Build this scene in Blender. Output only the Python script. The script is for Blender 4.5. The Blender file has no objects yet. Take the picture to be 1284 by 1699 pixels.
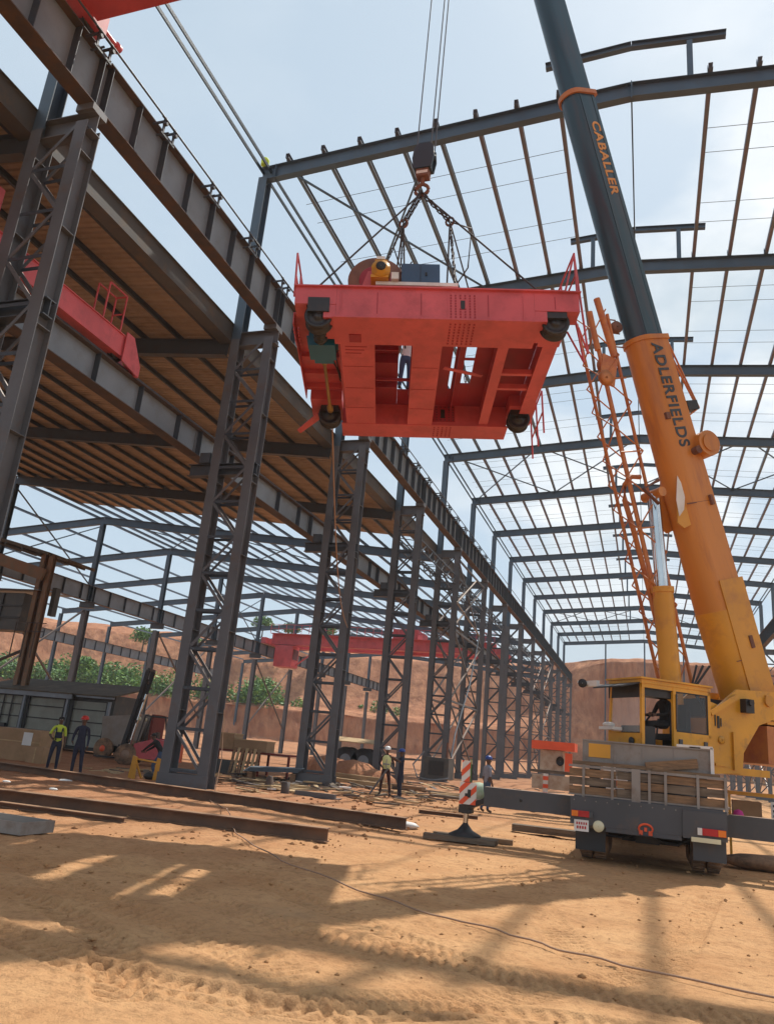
import bpy, bmesh, math, random
import numpy as np
from mathutils import Vector, Matrix

random.seed(7)
scene = bpy.context.scene
COL = scene.collection
PI = math.pi

# ------------------------------------------------------------------ camera
cam_data = bpy.data.cameras.new("camera")
cam_data.sensor_fit = 'HORIZONTAL'
cam_data.sensor_width = 36.0
cam_data.lens = 36.0 * 1280.0 / 1284.0
cam_data.clip_start = 0.1
cam_data.clip_end = 5000
camera = bpy.data.objects.new("camera", cam_data)
COL.objects.link(camera)
R_RIGHT = Vector((0.94853066, 0.30378102, 0.08948008))
R_DOWN = Vector((-0.00828102, 0.30624792, -0.95191577))
R_FWD = Vector((-0.31657704, 0.9021803, 0.29300116))
camera.matrix_world = Matrix(((R_RIGHT.x, -R_DOWN.x, -R_FWD.x, 0),
                              (R_RIGHT.y, -R_DOWN.y, -R_FWD.y, 0),
                              (R_RIGHT.z, -R_DOWN.z, -R_FWD.z, 1.7),
                              (0, 0, 0, 1)))
scene.camera = camera

# ------------------------------------------------------------------ sky, sun, exposure
SUN_TO = Vector((0.15, 0.62, 1.0)).normalized()          # towards the sun
SUN_ELEV = math.asin(SUN_TO.z)
SUN_AZ = math.atan2(SUN_TO.x, SUN_TO.y)
world = bpy.data.worlds.new("World")
scene.world = world
world.use_nodes = True
wn, wl = world.node_tree.nodes, world.node_tree.links
wn.clear()
w_out = wn.new("ShaderNodeOutputWorld")
w_bg = wn.new("ShaderNodeBackground")
w_bg.inputs["Strength"].default_value = 0.122
w_sky = wn.new("ShaderNodeTexSky")
w_sky.sky_type = 'NISHITA'
w_sky.sun_disc = False
w_sky.sun_elevation = SUN_ELEV
w_sky.sun_rotation = SUN_AZ
w_sky.air_density = 1.0
w_sky.dust_density = 1.2
w_sky.ozone_density = 1.0
w_tc = wn.new("ShaderNodeTexCoord")
w_map = wn.new("ShaderNodeMapping")
w_map.inputs["Scale"].default_value = (1.0, 1.0, 1.9)
w_map.inputs["Location"].default_value = (0.4, 1.7, 0.2)
w_n1 = wn.new("ShaderNodeTexNoise")
w_n1.inputs["Scale"].default_value = 3.1
w_n1.inputs["Detail"].default_value = 9
w_n1.inputs["Roughness"].default_value = 0.52
w_r1 = wn.new("ShaderNodeValToRGB")
w_r1.color_ramp.elements[0].position = 0.43
w_r1.color_ramp.elements[1].position = 0.56
# thin veil of haze over everything
w_veil = wn.new("ShaderNodeMixRGB")
w_veil.inputs[0].default_value = 0.80
w_veil.inputs[2].default_value = (4.7, 5.75, 6.6, 1)
# lit cloud colour with its own soft greys
w_n2 = wn.new("ShaderNodeTexNoise")
w_n2.inputs["Scale"].default_value = 5.0
w_n2.inputs["Detail"].default_value = 6
w_cc = wn.new("ShaderNodeValToRGB")
w_cc.color_ramp.elements[0].position = 0.35
w_cc.color_ramp.elements[0].color = (4.9, 5.7, 6.3, 1)
w_cc.color_ramp.elements[1].position = 0.62
w_cc.color_ramp.elements[1].color = (7.9, 8.2, 8.4, 1)
w_cl = wn.new("ShaderNodeMixRGB")
wl.new(w_tc.outputs["Generated"], w_map.inputs[0])
wl.new(w_map.outputs[0], w_n1.inputs["Vector"])
wl.new(w_map.outputs[0], w_n2.inputs["Vector"])
wl.new(w_n1.outputs["Fac"], w_r1.inputs[0])
wl.new(w_n2.outputs["Fac"], w_cc.inputs[0])
wl.new(w_sky.outputs[0], w_veil.inputs[1])
# the cloud bank thins out towards the west
w_dot = wn.new("ShaderNodeVectorMath"); w_dot.operation = 'DOT_PRODUCT'
w_dot.inputs[1].default_value = (0.80, 0.45, -0.40)
wl.new(w_tc.outputs["Generated"], w_dot.inputs[0])
w_mr = wn.new("ShaderNodeMapRange")
w_mr.inputs["From Min"].default_value = -0.02
w_mr.inputs["From Max"].default_value = 0.22
w_mr.inputs["To Min"].default_value = 0.10
wl.new(w_dot.outputs["Value"], w_mr.inputs["Value"])
w_mm = wn.new("ShaderNodeMath"); w_mm.operation = 'MULTIPLY'
wl.new(w_r1.outputs[0], w_mm.inputs[0]); wl.new(w_mr.outputs[0], w_mm.inputs[1])
wl.new(w_mm.outputs[0], w_cl.inputs[0])
wl.new(w_veil.outputs[0], w_cl.inputs[1])
wl.new(w_cc.outputs[0], w_cl.inputs[2])
wl.new(w_cl.outputs[0], w_bg.inputs["Color"])
wl.new(w_bg.outputs[0], w_out.inputs[0])

sun_data = bpy.data.lights.new("sun", 'SUN')
sun_data.energy = 4.5
sun_data.angle = math.radians(0.6)
sun_data.color = (1.0, 0.95, 0.86)
sun = bpy.data.objects.new("sun", sun_data)
COL.objects.link(sun)
sun.rotation_euler = SUN_TO.to_track_quat('Z', 'Y').to_euler()
sun.location = SUN_TO * 200

scene.view_settings.view_transform = 'Standard'
scene.view_settings.look = 'None'
scene.view_settings.gamma = 1.0
scene.view_settings.exposure = 0.10
scene.view_settings.use_curve_mapping = False


# ------------------------------------------------------------------ materials
def mat(name, col, rough=0.6, metal=0.0, col2=None, scale=3.0, lo=0.4, hi=0.65, bump=0.0,
        bscale=40.0, dust=None, dust_amt=0.0, spec=0.5, stretch=(1, 1, 1), alpha=None, trans=0.0):
    """painted / worn surface: base colour, a second colour in noise patches, dust on upward faces, fine bump"""
    m = bpy.data.materials.new(name)
    m.use_nodes = True
    n, l = m.node_tree.nodes, m.node_tree.links
    b = n["Principled BSDF"]
    b.inputs["Roughness"].default_value = rough
    b.inputs["Metallic"].default_value = metal
    b.inputs["Specular IOR Level"].default_value = spec
    tc = n.new("ShaderNodeTexCoord")
    mp = n.new("ShaderNodeMapping")
    mp.inputs["Scale"].default_value = stretch
    l.new(tc.outputs["Object"], mp.inputs[0])
    n0 = n.new("ShaderNodeTexNoise")
    n0.inputs["Scale"].default_value = scale * 0.45
    n0.inputs["Detail"].default_value = 5
    l.new(mp.outputs[0], n0.inputs["Vector"])
    hs = n.new("ShaderNodeHueSaturation")
    hs.inputs["Color"].default_value = (*col, 1)
    mr = n.new("ShaderNodeMapRange")
    mr.inputs["From Min"].default_value = 0.3
    mr.inputs["From Max"].default_value = 0.7
    mr.inputs["To Min"].default_value = 0.84
    mr.inputs["To Max"].default_value = 1.14
    l.new(n0.outputs["Fac"], mr.inputs["Value"])
    l.new(mr.outputs[0], hs.inputs["Value"])
    last = hs.outputs[0]
    if col2 is not None:
        ns = n.new("ShaderNodeTexNoise")
        ns.inputs["Scale"].default_value = scale
        ns.inputs["Detail"].default_value = 8
        ns.inputs["Roughness"].default_value = 0.65
        l.new(mp.outputs[0], ns.inputs["Vector"])
        rp = n.new("ShaderNodeMapRange")
        rp.inputs["From Min"].default_value = lo
        rp.inputs["From Max"].default_value = hi
        l.new(ns.outputs["Fac"], rp.inputs["Value"])
        mx = n.new("ShaderNodeMixRGB")
        l.new(rp.outputs[0], mx.inputs[0])
        l.new(last, mx.inputs[1])
        mx.inputs[2].default_value = (*col2, 1)
        last = mx.outputs[0]
    if dust is not None:
        geo = n.new("ShaderNodeNewGeometry")
        sp = n.new("ShaderNodeSeparateXYZ")
        l.new(geo.outputs["Normal"], sp.inputs[0])
        up = n.new("ShaderNodeMapRange")
        up.inputs["From Min"].default_value = 0.2
        up.inputs["From Max"].default_value = 0.9
        up.inputs["To Max"].default_value = dust_amt
        l.new(sp.outputs["Z"], up.inputs["Value"])
        mx = n.new("ShaderNodeMixRGB")
        l.new(up.outputs[0], mx.inputs[0])
        l.new(last, mx.inputs[1])
        mx.inputs[2].default_value = (*dust, 1)
        last = mx.outputs[0]
    l.new(last, b.inputs["Base Color"])
    if bump > 0:
        nb = n.new("ShaderNodeTexNoise")
        nb.inputs["Scale"].default_value = bscale
        nb.inputs["Detail"].default_value = 6
        l.new(mp.outputs[0], nb.inputs["Vector"])
        bp = n.new("ShaderNodeBump")
        bp.inputs["Strength"].default_value = bump
        bp.inputs["Distance"].default_value = 0.02
        l.new(nb.outputs["Fac"], bp.inputs["Height"])
        l.new(bp.outputs[0], b.inputs["Normal"])
    if trans > 0:
        b.inputs["Transmission Weight"].default_value = trans
    if alpha is not None:
        b.inputs["Alpha"].default_value = alpha
    return m


DUST = (0.36, 0.20, 0.10)
M_COLUMN = mat("steel_column_paint", (0.115, 0.122, 0.135), 0.55, 0.1, (0.13, 0.095, 0.075), 2.2, 0.54, 0.76, 0.15, 60, DUST, 0.5)
M_WEB = mat("steel_web_paint", (0.20, 0.235, 0.27), 0.5, 0.1, (0.16, 0.165, 0.17), 1.6, 0.52, 0.8, 0.1, 60)
M_FLANGE = mat("steel_flange_rusty", (0.078, 0.062, 0.058), 0.75, 0.0, (0.13, 0.075, 0.045), 2.5, 0.45, 0.7, 0.2, 60)
M_BEAMRUST = mat("beam_mill_rust", (0.135, 0.078, 0.052), 0.8, 0.0, (0.20, 0.105, 0.06), 2.5, 0.42, 0.68, 0.25, 50, DUST, 0.6)
M_DARK = mat("steel_dark_paint", (0.055, 0.068, 0.085), 0.5, 0.1, (0.07, 0.05, 0.04), 2.0, 0.5, 0.75, 0.1, 60)
M_RAFTER = mat("steel_rafter_paint", (0.070, 0.105, 0.145), 0.5, 0.1, (0.075, 0.09, 0.11), 1.2, 0.5, 0.75, 0.1, 60)
M_PURLIN = mat("purlin_red_oxide", (0.17, 0.135, 0.165), 0.6, 0.0, (0.125, 0.15, 0.19), 0.6, 0.40, 0.62)
M_PURLIN_G = mat("purlin_grey", (0.12, 0.16, 0.21), 0.5, 0.1, (0.135, 0.14, 0.165), 0.8, 0.45, 0.7)
M_SHEET = mat("roof_sheet_underside", (0.43, 0.335, 0.245), 0.7, 0.0, (0.29, 0.215, 0.15), 0.9, 0.42, 0.7)  # brown tone painted in for light reflected up off the ground
M_GUTTER = mat("gutter_steel", (0.10, 0.10, 0.10), 0.6, 0.2, (0.15, 0.115, 0.085), 1.4, 0.5, 0.7)
M_RED = mat("crane_red_paint", (0.56, 0.092, 0.105), 0.45, 0.0, (0.38, 0.062, 0.070), 1.7, 0.48, 0.74, 0.06, 30)
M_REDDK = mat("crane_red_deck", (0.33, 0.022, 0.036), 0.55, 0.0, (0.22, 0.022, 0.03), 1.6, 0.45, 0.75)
M_BLACK = mat("black_rubber_grease", (0.022, 0.022, 0.024), 0.5, 0.0, (0.05, 0.035, 0.028), 5, 0.5, 0.75)
M_BLUE = mat("motor_blue_paint", (0.015, 0.115, 0.20), 0.4)
M_CABBLUE = mat("cabinet_blue_paint", (0.035, 0.085, 0.16), 0.45)
M_BRASS = mat("shaft_brass_paint", (0.28, 0.17, 0.05), 0.45, 0.3)
M_RUST = mat("drum_rust", (0.22, 0.10, 0.065), 0.8, 0.0, (0.13, 0.06, 0.045), 3.0, 0.4, 0.65, 0.2, 50)
M_YELLOW = mat("crane_yellow_paint", (0.66, 0.315, 0.022), 0.42, 0.0, (0.34, 0.17, 0.045), 2.6, 0.54, 0.76, 0.05, 30, DUST, 0.35)
M_ORANGE = mat("boom_orange_paint", (0.56, 0.215, 0.034), 0.40, 0.0, (0.34, 0.125, 0.040), 1.1, 0.50, 0.76, 0.05, 20, stretch=(2.2, 2.2, 0.35))
M_ORANGE2 = mat("boom_root_yellow_paint", (0.62, 0.285, 0.022), 0.42, 0.0, (0.38, 0.155, 0.035), 1.4, 0.50, 0.75, 0.03, 20)
M_JIB = mat("jib_orange_paint", (0.50, 0.185, 0.050), 0.5, 0.0, (0.36, 0.10, 0.05), 2.5, 0.45, 0.7)
M_BOOM = mat("boom_slate_blue_paint", (0.022, 0.056, 0.082), 0.27, 0.0, (0.05, 0.048, 0.058), 0.9, 0.48, 0.72, 0.02, 10, stretch=(3, 3, 0.35))
M_CHROME = mat("cylinder_rod_chrome", (0.62, 0.63, 0.64), 0.16, 1.0)
M_CHASSIS = mat("chassis_grey_paint", (0.062, 0.066, 0.076), 0.45, 0.0, (0.13, 0.085, 0.06), 2.2, 0.55, 0.85, 0.05, 30, DUST, 0.5)
M_DECKBOX = mat("deck_box_worn_grey", (0.27, 0.245, 0.225), 0.6, 0.1, (0.17, 0.12, 0.09), 2.5, 0.48, 0.72, 0.1, 30, DUST, 0.4)
M_WOOD = mat("weathered_timber", (0.30, 0.185, 0.105), 0.85, 0.0, (0.17, 0.11, 0.07), 3.0, 0.4, 0.65, 0.3, 25, None, 0, 0.2, (1, 8, 8))
M_WOODLT = mat("pale_timber", (0.52, 0.37, 0.21), 0.85, 0.0, (0.36, 0.24, 0.13), 2.0, 0.42, 0.7, 0.25, 25, None, 0, 0.2, (1, 6, 6))
M_WOODDK = mat("grey_timber_boards", (0.20, 0.155, 0.115), 0.9, 0.0, (0.11, 0.085, 0.065), 3.0, 0.4, 0.65, 0.3, 25, None, 0, 0.2, (0.6, 6, 6))
M_CARDBOARD = mat("cardboard_brown", (0.40, 0.25, 0.14), 0.9, 0.0, (0.30, 0.19, 0.10), 2.0, 0.4, 0.7)
M_PAPER = mat("white_paper", (0.72, 0.72, 0.70), 0.8)
M_GLASS = mat("tinted_cab_glass", (0.10, 0.11, 0.12), 0.05, 0.0, alpha=0.35)
M_WHITE = mat("white_paint", (0.72, 0.70, 0.67), 0.5, 0.0, (0.5, 0.42, 0.34), 3.0, 0.5, 0.8)
M_SIGNRED = mat("sign_orange_red", (0.78, 0.10, 0.03), 0.5)
M_SIGNBLACK = mat("sign_black", (0.02, 0.02, 0.02), 0.5)
M_LAMPRED = mat("tail_lamp_red", (0.45, 0.012, 0.02), 0.2)
M_LAMPORANGE = mat("tail_lamp_orange", (0.80, 0.20, 0.02), 0.2)
M_LAMPCREAM = mat("reverse_lamp_cream", (0.70, 0.66, 0.45), 0.25)
M_TYRE = mat("tyre_rubber_dusty", (0.10, 0.070, 0.050), 0.85, 0.0, (0.32, 0.19, 0.11), 3.0, 0.36, 0.6, 0.3, 30)
M_RIM = mat("wheel_rim", (0.30, 0.20, 0.14), 0.6)
M_ROPE = mat("steel_wire_rope", (0.10, 0.105, 0.115), 0.5, 0.5)
M_CHAIN = mat("sling_chain", (0.075, 0.065, 0.062), 0.6, 0.4)
M_ROPEPALE = mat("pale_fibre_rope", (0.45, 0.30, 0.20), 0.9)
M_ROPERED = mat("brown_tag_rope", (0.34, 0.21, 0.14), 0.9)
M_PANEL = mat("green_grey_door_panel", (0.255, 0.275, 0.235), 0.55, 0.0, (0.19, 0.20, 0.17), 1.2, 0.45, 0.7)
M_PANELDK = mat("dark_cabin_steel", (0.075, 0.078, 0.075), 0.6, 0.0, (0.13, 0.11, 0.085), 2.0, 0.5, 0.75)
M_ROOFDK = mat("sooty_roof_sheet", (0.085, 0.07, 0.05), 0.8, 0.0, (0.15, 0.115, 0.075), 1.6, 0.45, 0.7)
M_RUSTPOST = mat("rust_streaked_post", (0.20, 0.145, 0.095), 0.8, 0.0, (0.25, 0.13, 0.07), 2.0, 0.4, 0.65)
M_SKIN = mat("skin", (0.10, 0.050, 0.030), 0.55)
M_NAVY = mat("navy_overalls", (0.018, 0.022, 0.045), 0.9, 0.0, (0.035, 0.038, 0.06), 6, 0.45, 0.7)
M_BLACKCLOTH = mat("black_cloth", (0.018, 0.017, 0.018), 0.9)
M_MAROON = mat("dark_maroon_trousers", (0.045, 0.018, 0.018), 0.9)
M_HIVIS = mat("hi_vis_yellow", (0.55, 0.68, 0.06), 0.7)
M_HIVISPALE = mat("pale_hi_vis_vest", (0.66, 0.70, 0.32), 0.7)
M_GREYSHIRT = mat("grey_shirt", (0.26, 0.28, 0.34), 0.9)
M_BLUEJEAN = mat("blue_jeans", (0.05, 0.085, 0.16), 0.9)
M_HELMETBLUE = mat("helmet_blue", (0.02, 0.06, 0.28), 0.35)
M_HELMETRED = mat("helmet_red", (0.50, 0.03, 0.02), 0.35)
M_HELMETWHITE = mat("helmet_white", (0.75, 0.75, 0.74), 0.35)
M_BOOT = mat("dusty_boots", (0.06, 0.04, 0.03), 0.8)
M_HAIR = mat("black_hair", (0.012, 0.011, 0.01), 0.7)
M_REDRUST = mat("red_oxide_frame", (0.20, 0.035, 0.025), 0.7)
M_GREENNET = mat("green_net_sack", (0.32, 0.44, 0.30), 0.8, 0.0, (0.5, 0.55, 0.45), 4)
M_CONCRETE = mat("grey_concrete", (0.30, 0.27, 0.24), 0.85, 0.0, (0.24, 0.19, 0.15), 2.0, 0.4, 0.7, 0.2, 30)
M_LEAF = mat("leaf_green", (0.115, 0.245, 0.040), 0.6, 0.0, (0.06, 0.135, 0.028), 0.5, 0.4, 0.62)
M_LEAFLT = mat("leaf_light_green", (0.24, 0.42, 0.075), 0.6, 0.0, (0.12, 0.24, 0.045), 0.5, 0.4, 0.62)
M_BARK = mat("bark", (0.10, 0.075, 0.05), 0.9)


def ground_mat():
    m = bpy.data.materials.new("laterite_earth")
    m.use_nodes = True
    n, l = m.node_tree.nodes, m.node_tree.links
    b = n["Principled BSDF"]
    b.inputs["Roughness"].default_value = 0.95
    b.inputs["Specular IOR Level"].default_value = 0.15
    tc = n.new("ShaderNodeTexCoord")

    def noise(scale, detail=8, rough=0.6):
        t = n.new("ShaderNodeTexNoise")
        t.inputs["Scale"].default_value = scale
        t.inputs["Detail"].default_value = detail
        t.inputs["Roughness"].default_value = rough
        l.new(tc.outputs["Object"], t.inputs["Vector"])
        return t

    def rng(src, a, c, lo=0.0, hi=1.0):
        r = n.new("ShaderNodeMapRange")
        r.inputs["From Min"].default_value = a
        r.inputs["From Max"].default_value = c
        r.inputs["To Min"].default_value = lo
        r.inputs["To Max"].default_value = hi
        l.new(src, r.inputs["Value"])
        return r.outputs[0]

    def mix(f, a, c):
        x = n.new("ShaderNodeMixRGB")
        l.new(f, x.inputs[0])
        for i, v in ((1, a), (2, c)):
            if isinstance(v, tuple):
                x.inputs[i].default_value = (*v, 1)
            else:
                l.new(v, x.inputs[i])
        return x.outputs[0]

    big = noise(0.16, 5)
    mid = noise(0.9, 9, 0.65)
    fine = noise(9, 8, 0.7)
    # tan sand near the camera and the crane, redder laterite towards the side hall
    sep = n.new("ShaderNodeSeparateXYZ")
    l.new(tc.outputs["Object"], sep.inputs[0])
    ma = n.new("ShaderNodeMath"); ma.operation = 'MULTIPLY_ADD'
    l.new(sep.outputs["X"], ma.inputs[0]); ma.inputs[1].default_value = -0.055
    l.new(big.outputs["Fac"], ma.inputs[2])
    mb = n.new("ShaderNodeMath"); mb.operation = 'MULTIPLY_ADD'
    l.new(sep.outputs["Y"], mb.inputs[0]); mb.inputs[1].default_value = 0.012
    l.new(ma.outputs[0], mb.inputs[2])
    redf = rng(mb.outputs[0], 0.78, 1.45)
    c1 = mix(rng(mid.outputs["Fac"], 0.35, 0.68), (0.62, 0.358, 0.175), (0.49, 0.252, 0.113))
    c2 = mix(rng(mid.outputs["Fac"], 0.35, 0.68), (0.47, 0.235, 0.125), (0.36, 0.155, 0.078))
    c = mix(redf, c1, c2)
    c = mix(rng(fine.outputs["Fac"], 0.50, 0.70, 0, 0.60), c, (0.24, 0.120, 0.058))
    damp = noise(2.6, 10, 0.72)
    c = mix(rng(damp.outputs["Fac"], 0.53, 0.68, 0, 0.55), c, (0.30, 0.150, 0.070))
    speck = noise(60, 3, 0.6)
    c = mix(rng(speck.outputs["Fac"], 0.60, 0.72, 0, 0.6), c, (0.17, 0.085, 0.045))
    pale = noise(0.45, 6)
    c = mix(rng(pale.outputs["Fac"], 0.56, 0.74, 0, 0.45), c, (0.58, 0.40, 0.23))
    l.new(c, b.inputs["Base Color"])
    bp = n.new("ShaderNodeBump")
    bp.inputs["Strength"].default_value = 0.8
    bp.inputs["Distance"].default_value = 0.05
    add = n.new("ShaderNodeMath"); add.operation = 'ADD'
    l.new(fine.outputs["Fac"], add.inputs[0])
    vfine = noise(40, 4, 0.7)
    l.new(rng(vfine.outputs["Fac"], 0, 1, 0, 0.4), add.inputs[1])
    l.new(add.outputs[0], bp.inputs["Height"])
    l.new(bp.outputs[0], b.inputs["Normal"])
    return m


def cliff_mat():
    m = bpy.data.materials.new("red_earth_cut")
    m.use_nodes = True
    n, l = m.node_tree.nodes, m.node_tree.links
    b = n["Principled BSDF"]
    b.inputs["Roughness"].default_value = 0.95
    b.inputs["Specular IOR Level"].default_value = 0.1
    tc = n.new("ShaderNodeTexCoord")
    mp = n.new("ShaderNodeMapping")
    mp.inputs["Scale"].default_value = (1, 1, 0.16)
    l.new(tc.outputs["Object"], mp.inputs[0])
    a = n.new("ShaderNodeTexNoise"); a.inputs["Scale"].default_value = 0.75; a.inputs["Detail"].default_value = 10; a.inputs["Roughness"].default_value = 0.62
    l.new(mp.outputs[0], a.inputs["Vector"])
    c = n.new("ShaderNodeTexNoise"); c.inputs["Scale"].default_value = 0.13; c.inputs["Detail"].default_value = 6
    l.new(tc.outputs["Object"], c.inputs["Vector"])
    r1 = n.new("ShaderNodeValToRGB")
    e = r1.color_ramp.elements
    e[0].position = 0.32; e[0].color = (0.26, 0.110, 0.064, 1)
    e[1].position = 0.66; e[1].color = (0.55, 0.265, 0.145, 1)
    l.new(a.outputs["Fac"], r1.inputs[0])
    mx = n.new("ShaderNodeMixRGB")
    r2 = n.new("ShaderNodeMapRange")
    r2.inputs["From Min"].default_value = 0.42; r2.inputs["From Max"].default_value = 0.66
    r2.inputs["To Max"].default_value = 0.55
    l.new(c.outputs["Fac"], r2.inputs["Value"])
    l.new(r2.outputs[0], mx.inputs[0])
    l.new(r1.outputs[0], mx.inputs[1])
    mx.inputs[2].default_value = (0.34, 0.14, 0.075, 1)
    l.new(mx.outputs[0], b.inputs["Base Color"])
    bp = n.new("ShaderNodeBump"); bp.inputs["Strength"].default_value = 0.8; bp.inputs["Distance"].default_value = 0.5
    l.new(a.outputs["Fac"], bp.inputs["Height"])
    l.new(bp.outputs[0], b.inputs["Normal"])
    return m


M_GROUND = ground_mat()
M_CLIFF = cliff_mat()


# ------------------------------------------------------------------ mesh helpers
class G:
    def __init__(s):
        s.v, s.f, s.m, s.s = [], [], [], []

    def add(s, vs, fs, mi=0, smooth=False):
        o = len(s.v)
        s.v += [tuple(v) for v in vs]
        for i, f in enumerate(fs):
            s.f.append([o + k for k in f])
            s.m.append(mi[i] if isinstance(mi, list) else mi)
            s.s.append(smooth)
        return s

    def box(s, c, d, mi=0, rot=None):
        x, y, z = d[0] / 2, d[1] / 2, d[2] / 2
        vs = [Vector((a, b, e)) for a in (-x, x) for b in (-y, y) for e in (-z, z)]
        if rot is not None:
            vs = [rot @ v for v in vs]
        c = Vector(c)
        return s.add([v + c for v in vs],
                     [(0, 1, 3, 2), (4, 6, 7, 5), (0, 4, 5, 1), (2, 3, 7, 6), (0, 2, 6, 4), (1, 5, 7, 3)], mi)

    def bx(s, a, b, mi=0):
        a, b = Vector(a), Vector(b)
        return s.box((a + b) / 2, b - a, mi)

    def frame(s, p0, p1, up=(0, 0, 1)):
        p0, p1 = Vector(p0), Vector(p1)
        t = (p1 - p0).normalized()
        u = Vector(up)
        if abs(t.dot(u)) > 0.98:
            u = Vector((0, 1, 0))
        side = t.cross(u).normalized()
        u = side.cross(t).normalized()
        return p0, p1, t, side, u

    def prism(s, p0, p1, prof, up=(0, 0, 1), mi=0, cap=True, smooth=False):
        """extrude profile of (side, up) points from p0 to p1"""
        p0, p1, t, side, u = s.frame(p0, p1, up)
        n = len(prof)
        vs = [p + side * a + u * b for p in (p0, p1) for a, b in prof]
        fs = [(i, (i + 1) % n, n + (i + 1) % n, n + i) for i in range(n)]
        s.add(vs, fs, mi if not isinstance(mi, list) else mi[:n], smooth)
        if cap:
            k = mi if not isinstance(mi, list) else mi[0]
            s.add([vs[i] for i in range(2 * n)], [tuple(range(n))[::-1], tuple(range(n, 2 * n))], k)
        return s

    def bar(s, p0, p1, w, h, up=(0, 0, 1), mi=0):
        return s.prism(p0, p1, [(-w / 2, -h / 2), (w / 2, -h / 2), (w / 2, h / 2), (-w / 2, h / 2)], up, mi)

    def tube(s, p0, p1, r, n=8, r2=None, mi=0, cap=True):
        p0, p1, t, side, u = s.frame(p0, p1)
        r2 = r if r2 is None else r2
        vs = []
        for p, q in ((p0, r), (p1, r2)):
            vs += [p + side * (q * math.cos(2 * PI * i / n)) + u * (q * math.sin(2 * PI * i / n)) for i in range(n)]
        s.add(vs, [(i, (i + 1) % n, n + (i + 1) % n, n + i) for i in range(n)], mi, n > 5)
        if cap:
            s.add(vs, [tuple(range(n))[::-1], tuple(range(n, 2 * n))], mi)
        return s

    def path(s, pts, r, n=6, mi=0):
        pts = [Vector(p) for p in pts]
        vs = []
        for i, p in enumerate(pts):
            t = (pts[min(i + 1, len(pts) - 1)] - pts[max(i - 1, 0)]).normalized()
            a = t.cross(Vector((0, 0, 1)))
            if a.length < 0.05:
                a = Vector((1, 0, 0))
            a.normalize()
            b = a.cross(t)
            vs += [p + a * (r * math.cos(2 * PI * k / n)) + b * (r * math.sin(2 * PI * k / n)) for k in range(n)]
        fs = [(j * n + k, j * n + (k + 1) % n, (j + 1) * n + (k + 1) % n, (j + 1) * n + k)
              for j in range(len(pts) - 1) for k in range(n)]
        return s.add(vs, fs, mi, True)

    def ibeam(s, p0, p1, h, w, tw=0.014, tf=0.02, up=(0, 0, 1), mw=0, mf=0):
        a, b = w / 2, h / 2
        c, d = tw / 2, h / 2 - tf
        prof = [(-a, -b), (a, -b), (a, -d), (c, -d), (c, d), (a, d), (a, b), (-a, b), (-a, d), (-c, d), (-c, -d), (-a, -d)]
        mm = [mf, mf, mf, mw, mf, mf, mf, mf, mf, mw, mf, mf]
        p0, p1, t, side, u = s.frame(p0, p1, up)
        vs = [p + side * x + u * y for p in (p0, p1) for x, y in prof]
        s.add(vs, [(i, (i + 1) % 12, 12 + (i + 1) % 12, 12 + i) for i in range(12)], mm)
        s.add(vs, [(2, 1, 0, 11), (8, 7, 6, 5), (10, 9, 4, 3), (12, 13, 14, 23), (17, 18, 19, 20), (15, 16, 21, 22)],
              [mf, mf, mw, mf, mf, mw])
        return s

    def lathe(s, c, prof, axis=(0, 0, 1), n=20, mi=0):
        """prof: (radius, height) along axis"""
        c, ax = Vector(c), Vector(axis).normalized()
        u = Vector((1, 0, 0)) if abs(ax.x) < 0.9 else Vector((0, 1, 0))
        e1 = ax.cross(u).normalized()
        e2 = ax.cross(e1)
        vs = [c + ax * h + (e1 * math.cos(2 * PI * k / n) + e2 * math.sin(2 * PI * k / n)) * max(r, 1e-4)
              for r, h in prof for k in range(n)]
        fs = [(j * n + k, j * n + (k + 1) % n, (j + 1) * n + (k + 1) % n, (j + 1) * n + k)
              for j in range(len(prof) - 1) for k in range(n)]
        return s.add(vs, fs, mi, True)

    def ball(s, c, r, n=10, sc=(1, 1, 1), mi=0):
        vs, fs = [], []
        m = n // 2
        for j in range(m + 1):
            th = PI * j / m
            for k in range(n):
                ph = 2 * PI * k / n
                vs.append(Vector(c) + Vector((r * sc[0] * math.sin(th) * math.cos(ph),
                                              r * sc[1] * math.sin(th) * math.sin(ph), r * sc[2] * math.cos(th))))
        fs = [(j * n + k, (j + 1) * n + k, (j + 1) * n + (k + 1) % n, j * n + (k + 1) % n)
              for j in range(m) for k in range(n)]
        return s.add(vs, fs, mi, True)

    def poly(s, pts, nrm, th, mi=0):
        """flat polygon plate with thickness th along nrm"""
        nv = Vector(nrm).normalized() * (th / 2)
        n = len(pts)
        a = [Vector(p) - nv for p in pts]
        b = [Vector(p) + nv for p in pts]
        s.add(a + b, [tuple(range(n))[::-1], tuple(range(n, 2 * n))] +
              [(i, (i + 1) % n, n + (i + 1) % n, n + i) for i in range(n)], mi)
        return s

    def mesh(s, name, mats):
        me = bpy.data.meshes.new(name)
        me.from_pydata(s.v, [], s.f)
        for m in (mats if isinstance(mats, (list, tuple)) else [mats]):
            me.materials.append(m)
        me.polygons.foreach_set("material_index", s.m)
        me.polygons.foreach_set("use_smooth", s.s)
        me.validate()
        bm = bmesh.new()
        bm.from_mesh(me)
        bmesh.ops.recalc_face_normals(bm, faces=bm.faces)
        bm.to_mesh(me)
        bm.free()
        me.update()
        return me


def link(name, data, parent=None, loc=None, rot=None, mtx=None, **tags):
    o = bpy.data.objects.new(name, data)
    COL.objects.link(o)
    if parent is not None:
        o.parent = parent
    if mtx is not None:
        o.matrix_local = mtx
    if loc is not None:
        o.location = loc
    if rot is not None:
        o.rotation_euler = rot
    for k, v in tags.items():
        o[k] = v
    return o


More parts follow.
